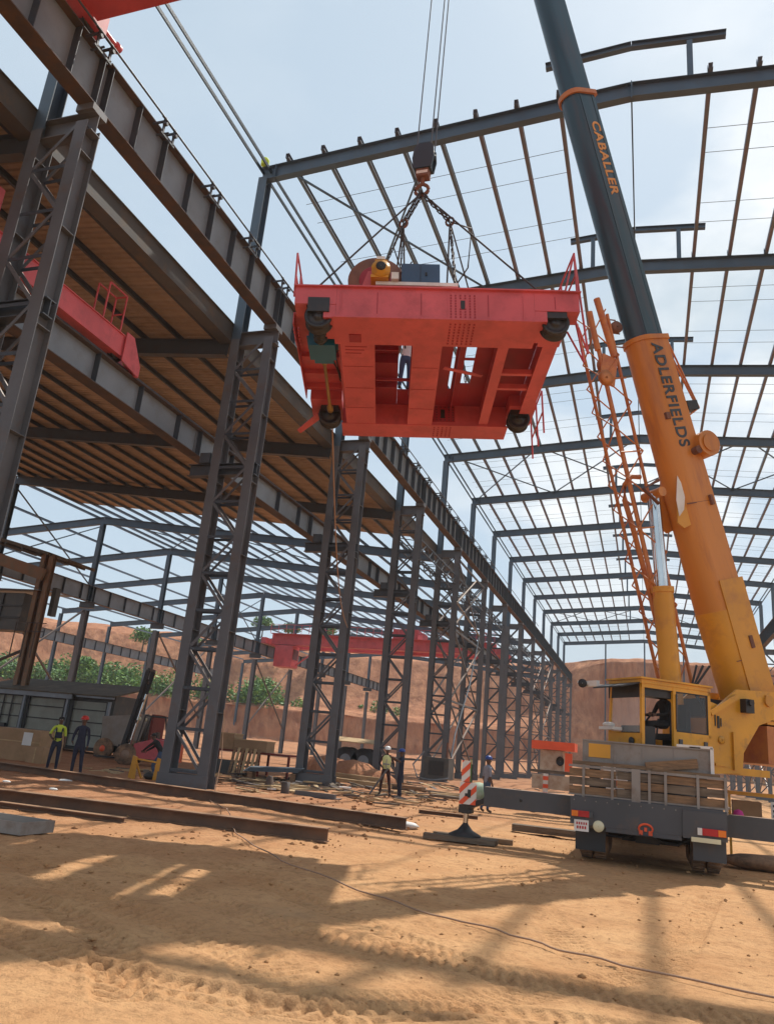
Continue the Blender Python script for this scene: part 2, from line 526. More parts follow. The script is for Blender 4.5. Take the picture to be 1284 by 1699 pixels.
def thing(name, label, category, loc=(0, 0, 0), rotz=0.0, group=None, mtx=None):
    o = bpy.data.objects.new(name, None)
    COL.objects.link(o)
    if mtx is not None:
        o.matrix_world = mtx
    else:
        o.location = loc
        o.rotation_euler = (0, 0, rotz)
    o["label"], o["category"] = label, category
    if group:
        o["group"] = group
    return o


def part(name, g, mats, parent, loc=None, rot=None, mtx=None, **tags):
    return link(name, g.mesh(name, mats), parent, loc, rot, mtx, **tags)


def single(name, g, mats, label, category, group=None, loc=(0, 0, 0), rotz=0.0):
    o = link(name, g.mesh(name, mats), None, loc, (0, 0, rotz))
    o["label"], o["category"] = label, category
    if group:
        o["group"] = group
    return o


def copy_tree(o, parent=None):
    c = o.copy()
    COL.objects.link(c)
    c.parent = parent
    for ch in list(o.children):
        copy_tree(ch, c)
    return c


# ------------------------------------------------------------------ ground and red cutting
def vnoise(x, y, scale, seed):
    """smooth value noise"""
    rs = np.random.RandomState(seed)
    tab = rs.rand(256, 256)
    X, Y = x * scale, y * scale
    xi, yi = np.floor(X).astype(int), np.floor(Y).astype(int)
    fx, fy = X - xi, Y - yi
    fx, fy = fx * fx * (3 - 2 * fx), fy * fy * (3 - 2 * fy)
    a, b = tab[xi % 256, yi % 256], tab[(xi + 1) % 256, yi % 256]
    c, d = tab[xi % 256, (yi + 1) % 256], tab[(xi + 1) % 256, (yi + 1) % 256]
    return (a * (1 - fx) + b * fx) * (1 - fy) + (c * (1 - fx) + d * fx) * fy - 0.5


def tread(x, y, path, width, pitch, depth, kind, z):
    """press a tyre track into z along a polyline"""
    s0 = 0.0
    for (x0, y0), (x1, y1) in zip(path[:-1], path[1:]):
        L = math.hypot(x1 - x0, y1 - y0)
        tx, ty = (x1 - x0) / L, (y1 - y0) / L
        s = (x - x0) * tx + (y - y0) * ty
        d = -(x - x0) * ty + (y - y0) * tx
        inside = (s >= 0) & (s < L) & (np.abs(d) < width / 2)
        q = s + s0
        if kind == 'chevron':
            lug = ((q + np.abs(d) * 0.9) / pitch) % 1.0 < 0.42
            lug &= np.abs(np.abs(d) - width * 0.25) < width * 0.21
        elif kind == 'comb':
            lug = ((q + d * 0.35) / pitch) % 1.0 < 0.5
        else:
            lug = (((q + 0.25 * pitch * np.sign(d)) / pitch) % 1.0 < 0.55) & (np.abs(d) > width * 0.06)
        edge = np.clip((width / 2 - np.abs(d)) / (width * 0.12), 0, 1)
        z += np.where(inside, edge * (-depth * 0.5 - depth * lug), 0)
        rim = (s >= 0) & (s < L) & (np.abs(np.abs(d) - width * 0.56) < width * 0.08)
        z += np.where(rim, depth * 0.35, 0)
        s0 += L
    return z


def cut_dist(x, y):
    """signed distance beyond the foot of the cutting (positive = into the bank)"""
    pts = [(90, 150), (25, 152), (-14, 150), (-60, 136), (-106, 112), (-150, 70), (-165, -60)]
    best = np.full(x.shape, 1e9)
    sign = np.ones(x.shape)
    along = np.zeros(x.shape)
    acc = 0.0
    for (x0, y0), (x1, y1) in zip(pts[:-1], pts[1:]):
        L = math.hypot(x1 - x0, y1 - y0)
        tx, ty = (x1 - x0) / L, (y1 - y0) / L
        s = np.clip((x - x0) * tx + (y - y0) * ty, 0, L)
        dx, dy = x - (x0 + s * tx), y - (y0 + s * ty)
        dd = np.hypot(dx, dy)
        side = -((x - x0) * ty) + (y - y0) * tx      # left of direction
        m = dd < best
        best = np.where(m, dd, best)
        sign = np.where(m, np.where(side < 0, 1, -1), sign)
        along = np.where(m, acc + s, along)
        acc += L
    return best * sign, along


def terrain(x, y, fine=True):
    z = 0.10 * vnoise(x, y, 0.11, 1) + 0.07 * vnoise(x, y, 0.45, 2)
    z = z * np.clip((np.hypot(x, y) - 3) / 20, 0.35, 1)
    z += 0.024 * vnoise(x, y, 1.7, 3) + 0.012 * vnoise(x, y, 5.3, 4)
    rough = np.clip(vnoise(x, y, 0.5, 6) * 3 + 0.6, 0.15, 1.5)
    z += rough * (0.014 * np.abs(vnoise(x, y, 11.0, 5)) + 0.009 * vnoise(x, y, 23.0, 7))
    # churned, lumpier strip between the beams and the side hall
    lump = np.clip((-x - 5.5) / 4, 0, 1) * np.clip((y - 8) / 5, 0, 1) * np.clip((60 - y) / 30, 0, 1)
    pud = np.clip(vnoise(x, y, 0.9, 12) * 3 - 0.35, 0, 1) * np.clip((y - 6.5) / 2, 0, 1)
    z += pud * (0.035 * np.abs(vnoise(x, y, 6.0, 13)) + 0.022 * vnoise(x, y, 14.0, 14))
    z += lump * (0.07 * np.abs(vnoise(x, y, 2.6, 8)) + 0.05 * np.abs(vnoise(x, y, 7.0, 9)))
    return z


# ---- one tensor-grid ground sheet, fine near the camera, coarse to the horizon
def axis(segs):
    out = []
    for a, b, st in segs:
        n = max(1, int(round((b - a) / st)))
        out += list(np.linspace(a, b, n, endpoint=False))
    out.append(segs[-1][1])
    return np.array(out)


xs = axis([(-900, -200, 100), (-200, -60, 4), (-60, -24, 1.0), (-24, -9, 0.14), (-9, -6.8, 0.035), (-6.8, 1.7, 0.019), (1.7, 8, 0.16), (8, 40, 1.2), (40, 120, 5), (120, 900, 100)])
ys = axis([(-500, -20, 60), (-20, 3.6, 0.8), (3.6, 4.6, 0.05), (4.6, 9.6, 0.018), (9.6, 12.5, 0.04), (12.5, 18, 0.07), (18, 36, 0.16), (36, 70, 0.8), (70, 142, 2), (142, 162, 1.0), (162, 220, 6), (220, 1500, 120)])
GX, GY = np.meshgrid(xs, ys, indexing='ij')
GZ = terrain(GX, GY)
near = (GX > -9.2) & (GX < 1.8) & (GY < 20)
tz = np.zeros_like(GZ)
tz = tread(GX, GY, [(-5.6, 5.9), (-4.1, 5.45), (-3.0, 5.35), (-2.0, 5.5), (-1.2, 6.1), (0.4, 6.5)], 0.44, 0.14, 0.028, 'blocks', tz)
tz = tread(GX, GY, [(-7.6, 8.7), (-5.3, 7.3), (-4.0, 6.9), (-2.9, 6.3), (-2.2, 5.3)], 0.60, 0.11, 0.019, 'comb', tz)
tz = tread(GX, GY, [(-6.6, 9.4), (-4.6, 8.1), (-3.1, 7.5), (-1.6, 7.3), (0.9, 7.1)], 0.55, 0.12, 0.020, 'comb', tz)
tz = tread(GX, GY, [(-5.6, 10.4), (-4.0, 9.1), (-2.5, 8.0), (-0.8, 6.9)], 0.42, 0.14, 0.020, 'chevron', tz)
tz = tread(GX, GY, [(-2.3, 5.7), (-1.55, 6.15), (-0.9, 6.7), (0.2, 8.6), (0.9, 14.0)], 0.40, 0.085, 0.018, 'comb', tz)
tz = tread(GX, GY, [(-7.2, 7.4), (-5.2, 6.7), (-4.1, 6.0), (-3.2, 4.9)], 0.40, 0.13, 0.024, 'chevron', tz)
tz = tread(GX, GY, [(-2.2, 14.5), (-1.2, 10.5), (-0.6, 8.2), (0.6, 6.8)], 0.40, 0.13, 0.012, 'comb', tz)
GZ += np.where(near, tz, 0) * (0.55 + 0.9 * (vnoise(GX, GY, 1.1, 21) + 0.5))
# floor rises beyond the M row on the left and towards the cutting
GZ += 1.3 * np.clip((-GX - 45) / 12, 0, 1) * np.clip((GY - 40) / 20, 0, 1)
GZ += 2.6 * np.clip((GY - 138) / 14, 0, 1)
cd, al = cut_dist(GX, GY)
GZ = np.where(cd > 1, GZ - np.clip(cd - 1, 0, 1) * 4, GZ)     # drop under the bank mesh
nx, ny = GX.shape
idx = np.arange(nx * ny).reshape(nx, ny)
quads = np.stack([idx[:-1, :-1], idx[1:, :-1], idx[1:, 1:], idx[:-1, 1:]], -1).reshape(-1, 4)
me = bpy.data.meshes.new("ground")
me.vertices.add(nx * ny)
me.vertices.foreach_set("co", np.stack([GX, GY, GZ], -1).reshape(-1).astype(np.float32))
me.loops.add(quads.size)
me.loops.foreach_set("vertex_index", quads.reshape(-1).astype(np.int32))
me.polygons.add(len(quads))
me.polygons.foreach_set("loop_start", np.arange(0, quads.size, 4, dtype=np.int32))
me.polygons.foreach_set("use_smooth", np.ones(len(quads), dtype=bool))
me.update(calc_edges=True)
me.materials.append(M_GROUND)
link("ground", me, kind="structure")


# ---- excavated bank: profile swept along the foot line
def bank():
    pts = [(90, 150), (25, 152), (-14, 150), (-60, 136), (-106, 112), (-150, 70), (-165, -60)]
    P2 = []
    for (x0, y0), (x1, y1) in zip(pts[:-1], pts[1:]):
        L = math.hypot(x1 - x0, y1 - y0)
        n = int(L / 0.8)
        for i in range(n):
            t = i / n
            P2.append((x0 + (x1 - x0) * t, y0 + (y1 - y0) * t))
    P2.append(pts[-1])
    P2 = np.array(P2)
    # smooth the line so the corners are round
    for _ in range(40):
        P2[1:-1] = (P2[:-2] + P2[1:-1] * 2 + P2[2:]) / 4
    T = np.gradient(P2, axis=0)
    T /= np.linalg.norm(T, axis=1)[:, None]
    N = np.stack([T[:, 1], -T[:, 0]], -1)          # outwards
    left = np.clip((-P2[:, 0] - 6) / 22, 0, 1)       # 0: single cliff, 1: terraced
    #       d, z   single cliff            terraced bank
    profA = [(-3, 1.5), (0, 3.2), (2, 6.2), (3.6, 6.6), (5.0, 9.5), (5.8, 14), (6.6, 19), (7.4, 22.0), (9, 22.8), (30, 23.5), (200, 25), (900, 30)]
    profB = [(-3, 0.6), (0, 1.5), (1.4, 4.5), (2.4, 7.0), (4.0, 7.7), (10, 8.4), (14, 11.0), (18, 15), (23, 20.3), (30, 22.3), (200, 26), (900, 30)]

    def dense(pr):
        out = []
        for (a, b), (c, d) in zip(pr[:-1], pr[1:]):
            k = 8
            out += [(a + (c - a) * i / k, b + (d - b) * i / k) for i in range(k)]
        out.append(pr[-1])
        return np.array(out)
    A, B = dense(profA), dense(profB)
    na, nb = len(P2), len(A)
    D = A[None, :, 0] * (1 - left[:, None]) + B[None, :, 0] * left[:, None]
    Z = A[None, :, 1] * (1 - left[:, None]) + B[None, :, 1] * left[:, None]
    S = np.arange(na)[:, None] * 0.8 + np.zeros((1, nb))
    steep = np.clip(np.gradient(Z, axis=1) / (np.abs(np.gradient(D, axis=1)) + 1e-3) / 1.5, 0, 1)
    gully = np.abs(vnoise(S, Z * 0.12, 0.30, 31)) * 3.2 + np.abs(vnoise(S, Z * 0.1, 1.9, 37)) * 0.9 + np.abs(vnoise(S, Z * 0.2, 0.8, 32)) * 1.1 + vnoise(S, Z, 0.5, 35) * 0.5
    D2 = D + steep * (gully - 0.9)
    Z2 = Z + 0.35 * vnoise(S, D, 0.2, 33) * (1 + 0.2 * (Z > 18)) + 0.18 * vnoise(S, D, 0.9, 34)
    X = P2[:, 0:1] + N[:, 0:1] * D2
    Y = P2[:, 1:2] + N[:, 1:2] * D2
    i2 = np.arange(na * nb).reshape(na, nb)
    q = np.stack([i2[:-1, :-1], i2[1:, :-1], i2[1:, 1:], i2[:-1, 1:]], -1).reshape(-1, 4)
    me = bpy.data.meshes.new("earth_bank")
    me.from_pydata(np.stack([X, Y, Z2], -1).reshape(-1, 3).tolist(), [], q.tolist())
    me.polygons.foreach_set("use_smooth", [True] * len(q))
    me.materials.append(M_CLIFF)
    link("hillside_cutting", me, kind="structure")
    return P2, N


BANK_P, BANK_N = bank()


# ---- greenery on the terrace (uncountable mass) and trees along the rim
def leaf_cloud(g, c, rad, n, size, squash=0.7, two=True):
    for _ in range(n):
        while True:
            p = Vector((random.uniform(-1, 1), random.uniform(-1, 1), random.uniform(-1, 1)))
            if 0.25 < p.length < 1:
                break
        p = Vector((p.x * rad, p.y * rad, p.z * rad * squash)) + Vector(c)
        a = Vector((random.gauss(0, 1), random.gauss(0, 1), random.gauss(0, 0.6))).normalized()
        b = a.cross(Vector((random.gauss(0, 1), random.gauss(0, 1), random.gauss(0, 1)))).normalized()
        s = size * random.uniform(0.6, 1.4)
        g.add([p - a * s, p + b * s * 0.5, p + a * s, p - b * s * 0.5], [(0, 1, 2, 3)], random.choice((0, 0, 1)))


g = G()
for i in range(len(BANK_P)):
    x, y = BANK_P[i]
    if x > -24 or x < -150:
        continue
    dens = 1.0 if x < -66 else 0.4
    for _ in range(3 if dens == 1 else 1):
        if random.random() > dens:
            continue
        if x > -66 and vnoise(np.array([x]), np.array([0.0]), 0.12, 44)[0] < -0.02:
            continue
        d = random.uniform(3.5, 12.5)
        if vnoise(np.array([x * 1.0]), np.array([d * 1.6]), 0.21, 47)[0] < -0.14:
            continue
        z = 7.7 + max(0, d - 9) * 0.5
        r = random.uniform(1.0, 3.0) * (1.25 if x < -66 else 0.55)
        leaf_cloud(g, (x + BANK_N[i][0] * d, y + BANK_N[i][1] * d, z + r * 0.55), r, int(95 * r), 0.30, 0.9)
link("hillside_shrubs", g.mesh("hillside_shrubs", [M_LEAF, M_LEAFLT]), None, kind="stuff",
     label="green bushes covering the ledge of the red earth bank", category="shrubs")


def tree(loc, h, label):
    t = thing("tree", label, "tree", loc, group="trees on the red earth bank")
    tr = G()
    tr.tube((0, 0, -1), (0.1, 0, h * 0.7), 0.22, 7, 0.08)
    for k in range(5):
        a = k * 1.3
        tr.tube((0.05, 0, h * (0.35 + 0.07 * k)), (math.cos(a) * h * 0.25, math.sin(a) * h * 0.25, h * (0.6 + 0.06 * k)), 0.08, 5, 0.03)
    part("trunk", tr, M_BARK, t)
    cr = G()
    for k in range(7):
        a = k * 0.95
        rr = h * (0.26 if k else 0.32)
        leaf_cloud(cr, (math.cos(a) * h * 0.22 * (k > 0), math.sin(a) * h * 0.22 * (k > 0), h * (0.62 + 0.06 * (k % 4))), rr, 130, 0.30, 0.75)
    part("crown", cr, [M_LEAF, M_LEAFLT], t)


for (x, y, z, h, lb) in [(-95, 132, 15.0, 6.0, "round green tree above the bushes, behind the grey side hall posts"),
                         (-87, 137, 16.0, 4.6, "small tree high on the earth bank just right of the round green tree"),
                         (-79, 151, 21.8, 5.4, "leafy tree on the bank rim, leftmost of three above the red far crane"),
                         (-73, 153, 21.8, 4.6, "low leafy tree on the bank rim, middle one of three above the red far crane"),
                         (-66, 156, 21.8, 5.2, "tree on the bank rim, rightmost of the three above the red far crane"),
                         (-99, 121, 8.5, 5.0, "bushy tree on the ledge behind the green grey door panels")]:
    tree((x, y, z), h, lb)

# ================================================================== MAIN HALL
def fy(k):
    return 1.67 + 10.0 * k


XO, XI = -13.87, -12.55          # outer (building) leg, inner (crane) leg, left row
XR0 = -0.30                      # ridge
XRO, XRI = 2 * XR0 - XO, 2 * XR0 - XI
hall = thing("steel_hall_frame", "tall unroofed grey steel hall with laced columns and bare purlins around the yellow crane", "building")
K0, K1 = 0, 14

# ---- column pieces (local origin at the foot, between the legs)
gg = G()
gg.ibeam((0, 0, 0.03), (0, 0, 15.25), 0.46, 0.34, 0.016, 0.022, (0, 1, 0), 0, 0)
leg_mesh = gg.mesh("leg", [M_COLUMN])
gg = G()
gg.ibeam((0, 0, 15.25), (0, 0, 22.35), 0.42, 0.36, 0.016, 0.022, (0, 1, 0), 0, 0)
upper_mesh = gg.mesh("upper_column", [M_RAFTER])
gg = G()
# cap beam, bracket level beam, base boot and pads
gg.ibeam((-0.66, 0, 15.28), (0.92, 0, 15.28), 0.55, 0.32, 0.02, 0.025, (0, 0, 1), 0, 0)
gg.box((0.66, 0, 15.64), (0.5, 0.5, 0.18))
cap_mesh = gg.mesh("cap_beam", [M_COLUMN])
gg = G()
gg.box((0, -0.24, 0.22), (1.75, 0.02, 0.44))
gg.box((0, 0.24, 0.22), (1.75, 0.02, 0.44))
gg.box((0, 0, 0.015), (1.95, 0.8, 0.03))
col_mesh = gg.mesh("column", [M_COLUMN])
gg = G()
gg.box((0, 0, 0), (0.325, 0.41, 0.014))
dia_mesh = gg.mesh("stiffener_plate", [M_COLUMN])
gg = G()
gg.bar((-0.49, 0, 0), (0.49, 0, 0), 0.012, 0.09)
gg.bar((-0.49, 0.035, 0.045), (0.49, 0.035, 0.045), 0.07, 0.012)
strut_mesh = gg.mesh("lacing_bar", [M_DARK])
gg = G()
gg.bar((-0.5, 0, -0.56), (0.5, 0, 0.56), 0.012, 0.09)
gg.bar((-0.5, 0.035, -0.52), (0.5, 0.035, 0.60), 0.07, 0.012)
diag_mesh = gg.mesh("lacing_bar", [M_COLUMN])
gg = G()
gg.bar((-0.5, 0, 0.56), (0.5, 0, -0.56), 0.012, 0.09)
gg.bar((-0.5, 0.035, 0.60), (0.5, 0.035, -0.52), 0.07, 0.012)
diag2_mesh = gg.mesh("lacing_bar", [M_COLUMN])
PZ = [0.52 + 1.225 * i for i in range(13)]      # 0.52 .. 15.2
gg = G()
for i, z in enumerate(PZ[:-1]):
    for s in (-0.20, 0.20):
        gg.bar((-0.49, s, z), (0.49, s, z), 0.012, 0.09)
        a = 1 if i % 2 else -1
        gg.bar((-0.5, s, z + 0.61 - 0.56 * a), (0.5, s, z + 0.61 + 0.56 * a), 0.07, 0.08)
lacing_mesh = gg.mesh("lacing", [M_DARK])


def hall_column(x_mid, y, mirror, detailed):
    c = link("column", col_mesh, hall, (x_mid, y, 0))
    if mirror:
        c.rotation_euler = (0, 0, PI)
    link("cap_beam", cap_mesh, c)
    link("leg", leg_mesh, c, (-0.66, 0, 0))
    link("leg", leg_mesh, c, (0.66, 0, 0))
    link("upper_leg", upper_mesh, c, (-0.66, 0, 0))
    if detailed:
        for z in (2.3, 4.8, 7.3, 9.8, 12.3, 14.4):
            link("stiffener_plate", dia_mesh, c, (-0.66, 0, z))
            link("stiffener_plate", dia_mesh, c, (0.66, 0, z))
        for i, z in enumerate(PZ[:-1]):
            for s in (-0.20, 0.20):
                link("lacing_bar", strut_mesh, c, (0, s, z))
                link("lacing_bar", diag_mesh if i % 2 else diag2_mesh, c, (0, s, z + 0.61))
    else:
        link("lacing", lacing_mesh, c, (0, 0, 0), kind="stuff")
    return c


# side hall bracket beams also pass through the left columns
gg = G()
gg.ibeam((-1.75, 0, 10.28), (0.85, 0, 10.28), 0.42, 0.30, 0.02, 0.022, (0, 0, 1))
gg.box((-1.12, 0, 10.7), (0.40, 0.40, 0.36))
brk_mesh = gg.mesh("bracket_beam", [M_DARK])
for k in range(K0, K1 + 1):
    c = hall_column((XO + XI) / 2, fy(k), False, 1 <= k <= 5)
    link("bracket_beam", brk_mesh, c, (0, 0, 0))
    hall_column((XRO + XRI) / 2, fy(k), True, False)

# ---- crane girders of the main hall
gg = G()
gg.ibeam((0, 0.02, 0), (0, 9.98, 0), 1.46, 0.46, 0.016, 0.028, (0, 0, 1), 0, 1)
cg_mesh = gg.mesh("crane_girder", [M_WEB, M_FLANGE])
gg = G()
gg.box((0, 0, 0), (0.43, 0.016, 1.40))
st_mesh = gg.mesh("stiffener", [M_DARK])
gg = G()
gg.box((0, 5, 0.0), (0.13, 10, 0.025))
gg.box((0, 5, 0.065), (0.03, 10, 0.11))
gg.box((0, 5, 0.14), (0.075, 10, 0.04))
rail_mesh = gg.mesh("rail", [M_DARK])
gg = G()      # clamp outrigger with short square frame
for s in (-0.22, 0.22):
    gg.bar((0.24, s, -0.02), (0.62, s, -0.02), 0.05, 0.05)
    gg.bar((0.62, s, 0.10), (0.62, s, -0.42), 0.05, 0.05)
gg.bar((0.62, -0.30, -0.42), (0.62, 0.30, -0.42), 0.05, 0.05)
gg.bar((0.62, -0.34, 0.06), (0.62, 0.34, 0.06), 0.045, 0.045)
gg.tube((0.24, 0, -0.20), (0.62, 0, -0.20), 0.03, 6)
for s in (-0.22, 0.22):
    gg.tube((0.60, s, -0.13), (0.72, s, -0.13), 0.05, 8)
clamp_mesh = gg.mesh("cable_bracket", [M_DARK])
gg = G()
STF = [0.16, 1.35, 2.55, 3.85, 5.15, 6.45, 7.75, 8.95, 9.84]
for s in STF:
    gg.box((0.115, s, 0), (0.20, 0.016, 1.40))
    gg.box((-0.115, s, 0), (0.20, 0.016, 1.40))
stall_mesh = gg.mesh("stiffeners", [M_DARK])
for side in (0, 1):
    for k in range(K0, K1):
        x = XI if side == 0 else XRI
        gd = link("crane_girder", cg_mesh, hall, (x, fy(k), 16.46))
        if side == 0 and k <= 5:
            for s in STF:
                link("stiffener", st_mesh, gd, (0, s, 0))
            for s in (2.0, 4.45, 6.9, 9.3):
                link("cable_bracket", clamp_mesh, gd, (0, s, 0.55))
        else:
            link("stiffeners", stall_mesh, gd, (0, 0, 0), kind="stuff")
        link("rail", rail_mesh, gd, (0, 0, 0.745))

# conduit line along the left girder
gg = G()
gg.tube((XI + 0.66, 8, 17.03), (XI + 0.66, 91, 17.03), 0.028, 6)
part("conduit", gg, M_DARK, hall)

# ---- rafters, monitors
gg = G()
ZE, ZR = 22.58, 23.60
gg.ibeam((XO - 0.15, 0, ZE), (XR0, 0, ZR), 0.60, 0.28, 0.012, 0.02, (0, 0, 1))
gg.box((XR0 - 0.008, 0, ZR - 0.02), (0.022, 0.30, 0.72))
gg.box((XO + 0.45, 0, ZE + 0.03), (0.02, 0.30, 0.66))
raft_mesh = gg.mesh("rafter", [M_RAFTER])
gg = G()
gg.ibeam((-2.91, 0, 25.36), (0, 0, 25.60), 0.24, 0.20, 0.01, 0.014)
gg.ibeam((0, 0, 25.60), (3.0, 0, 25.36), 0.24, 0.20, 0.01, 0.014)
mon_mesh = gg.mesh("monitor_beam", [M_RAFTER])
gg = G()
gg.ibeam((0, 0, 23.75), (0, 0, 25.30), 0.20, 0.18, 0.01, 0.014, (0, 1, 0))
mpost_mesh = gg.mesh("monitor_post", [M_RAFTER])
for k in range(1, K1 + 1):
    a = link("rafter", raft_mesh, hall, (0, fy(k), 0))
    b = link("rafter", raft_mesh, hall, (2 * XR0, fy(k), 0), (0, 0, PI))
    if 2 <= k <= 12:
        m = link("monitor_beam", mon_mesh, hall, (XR0, fy(k), 0))
        link("monitor_post", mpost_mesh, m, (-1.88, 0, 0))
        link("monitor_post", mpost_mesh, m, (1.86, 0, 0))

# ---- purlins (one per bay), eaves and ridge struts, sag rods, bracing
SL = (ZR - ZE) / (XR0 - XO + 0.15)
gg = G()
gg.bx((-0.035, -0.32, -0.10), (-0.028, 10.0 - 0.005, 0.10))
gg.bx((-0.035, -0.32, 0.093), (0.105, 10.0 - 0.005, 0.10))
gg.bx((-0.035, -0.32, -0.10), (0.105, 10.0 - 0.005, -0.093))
gg.bx((0.098, -0.32, -0.093), (0.105, 10.0 - 0.005, -0.06))
pur_mesh = gg.mesh("purlin", [M_PURLIN])
pur_mesh2 = pur_mesh.copy()
pur_mesh2.materials[0] = M_PURLIN_G
gg = G()
for s in (-0.07, 0.07):
    gg.bar((0, 0, 0), (0, 10, 0), 0.05, 0.14)
str_mesh = gg.mesh("eaves_strut", [M_RAFTER])


def roof_z(x):
    return ZE + SL * (min(x, 2 * XR0 - x) - (XO - 0.15))


PX = [2.43 + 1.455 * i for i in range(8)]
for i, dx in enumerate(PX):
    for s in (-1, 1):
        x = XR0 + s * dx
        for k in range(2, K1):
            grey = (i >= 3 and s == -1) if k < 5 else (i * 7 + k * 3 + (s > 0)) % 4 == 0
            o = link("purlin", pur_mesh2 if grey else pur_mesh, hall, (x, fy(k), roof_z(x) + 0.41))
gg = G()
gg.box((0, 0, 0), (0.012, 0.12, 0.26))
cleat = gg.mesh("purlin_cleat", [M_RAFTER])
for k in (2, 3):
    for dx in PX:
        for s in (-1, 1):
            x = XR0 + s * dx
            link("purlin_cleat", cleat, hall, (x - 0.05, fy(k) - 0.12, roof_z(x) + 0.43))
for k in range(1, K1):
    for x in (XO - 0.12, XO + 0.22):
        link("eaves_strut", str_mesh, hall, (x, fy(k), ZE + 0.12))
        link("eaves_strut", str_mesh, hall, (2 * XR0 - x, fy(k), ZE + 0.12))
    if k >= 2:
        link("ridge_strut", str_mesh, hall, (XR0, fy(k), ZR - 0.1))
gg = G()
x0, x1 = XO + 0.6, XR0 - 2.43
gg.tube((x0, 0, roof_z(x0) + 0.40), (x1, 0, roof_z(x1) + 0.40), 0.011, 5)
rod_mesh = gg.mesh("sag_rod", [M_ROPE])
for k in range(2, K1):
    for dy in (2.4, 3.6, 6.4, 7.6):
        if k > 8 and dy in (3.6, 7.6):
            continue
        link("sag_rod", rod_mesh, hall, (0, fy(k) + dy, 0))
        link("sag_rod", rod_mesh, hall, (2 * XR0, fy(k) + dy, 0), (0, 0, PI))
for k in (2, 5, 11):
    xa = [XO + 0.7, -7.14] if k == 2 else [XO + 0.3, -7.14, XR0, 6.5, XRO - 0.3]
    for a, b in zip(xa[:-1], xa[1:]):
        for p, q in ((a, b), (b, a)):
            gg = G()
            gg.bar((p, fy(k), roof_z(p) + 0.18), (q, fy(k + 1), roof_z(q) + 0.18), 0.07, 0.07)
            part("roof_brace", gg, M_RAFTER, hall)
# cross bracing between the columns and a lattice strut band in two bays
for k in (5, 10):
    for x in (XI, XO, XRO, XRI):
        for z0, z1 in ((0.5, 5.2), (5.2, 10.0), (10.2, 15.0)):
            gg = G()
            gg.bar((x, fy(k) + 0.25, z0), (x, fy(k + 1) - 0.25, z1), 0.10, 0.10)
            gg.bar((x, fy(k) + 0.25, z1), (x, fy(k + 1) - 0.25, z0), 0.10, 0.10)
            gg.bar((x, fy(k) + 0.25, z1), (x, fy(k + 1) - 0.25, z1), 0.12, 0.12)
            part("column_brace", gg, M_COLUMN, hall)
for k in (4, 5, 6, 8):
    gg = G()
    n = 12
    for j in range(n):
        a, b = fy(k) + 0.3 + 9.4 * j / n, fy(k) + 0.3 + 9.4 * (j + 1) / n
        za, zb = (13.1, 13.7) if j % 2 else (13.7, 13.1)
        gg.bar((XI, a, za), (XI, b, zb), 0.05, 0.05)
        gg.bar((XO, a, zb), (XO, b, za), 0.05, 0.05)
        gg.bar((XO, a, za), (XI, b, za), 0.04, 0.04)
    for x in (XI, XO):
        for z in (13.1, 13.7):
            gg.bar((x, fy(k), z), (x, fy(k + 1), z), 0.07, 0.07)
    part("lattice_strut", gg, M_DARK, hall)
# pale loose pipe bracing seen between the fourth and fifth columns
for pts in ([(-11.8, 54.8, 14.06), (-11.9, 49.6, 11.4)], [(-11.9, 49.6, 11.4), (-11.8, 57.0, 10.4)]):
    gg = G()
    gg.path(pts, 0.06, 6)
    part("pale_brace", gg, M_DECKBOX, hall)
# far gable posts
for x in (-6.7, -0.2, 6.1):
    gg = G()
    gg.ibeam((x, fy(K1) + 0.1, 0), (x, fy(K1) + 0.1, roof_z(x) - 0.3), 0.3, 0.25, 0.012, 0.02, (0, 1, 0))
    part("gable_post", gg, M_RAFTER, hall)
gg = G()
gg.tube((-13.9, 21.5, 22.92), (-13.9, 21.5, 23.08), 0.16, 10)
gg.ball((-13.9, 21.5, 23.1), 0.17, 10)
part("yellow_marker_cap", gg, M_HIVIS, hall)

# ================================================================== SIDE HALL
side = thing("side_hall_frame", "lower grey steel side hall on the left, roof part covered with brown sheets", "building")
XS, XM, XL = -14.25, -43.2, -72.0
ZS, ZM = 15.02, 17.92              # rafter centre line


def side_z(x):
    return ZS + (ZM - ZS) * (XS - x) / (XS - XM) if x > XM else ZM - (ZM - ZS) * (XM - x) / (XM - XL)


gg = G()
gg.ibeam((XS, 0, ZS), (XM, 0, ZM), 0.62, 0.28, 0.012, 0.02)
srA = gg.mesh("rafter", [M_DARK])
gg = G()
gg.ibeam((XM, 0, ZM), (XL, 0, ZS), 0.62, 0.28, 0.012, 0.02)
srB = gg.mesh("rafter", [M_RAFTER])
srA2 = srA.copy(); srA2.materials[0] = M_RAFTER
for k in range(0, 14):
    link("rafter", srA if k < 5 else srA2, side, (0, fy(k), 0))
    if k >= 3:
        link("rafter", srB, side, (0, fy(k), 0))
gg = G()
gg.ibeam((0, 0, 0), (0, 0, 10.3), 0.50, 0.40, 0.02, 0.025, (0, 1, 0))
mc_low = gg.mesh("column", [M_COLUMN])
gg = G()
gg.ibeam((0, 0, 11.0), (0, 0, ZM - 0.3), 0.40, 0.34, 0.014, 0.02, (0, 1, 0))
mc_up = gg.mesh("upper_leg", [M_RAFTER])
gg = G()
gg.ibeam((-0.75, 0, 10.72), (0.75, 0, 10.72), 0.5, 0.4, 0.02, 0.02)
mc_br = gg.mesh("bracket", [M_DARK])
gg = G()
gg.ibeam((0, 0, 0), (0, 0, ZS - 0.3), 0.42, 0.34, 0.016, 0.02, (0, 1, 0))
lc_mesh = gg.mesh("column", [M_RAFTER])
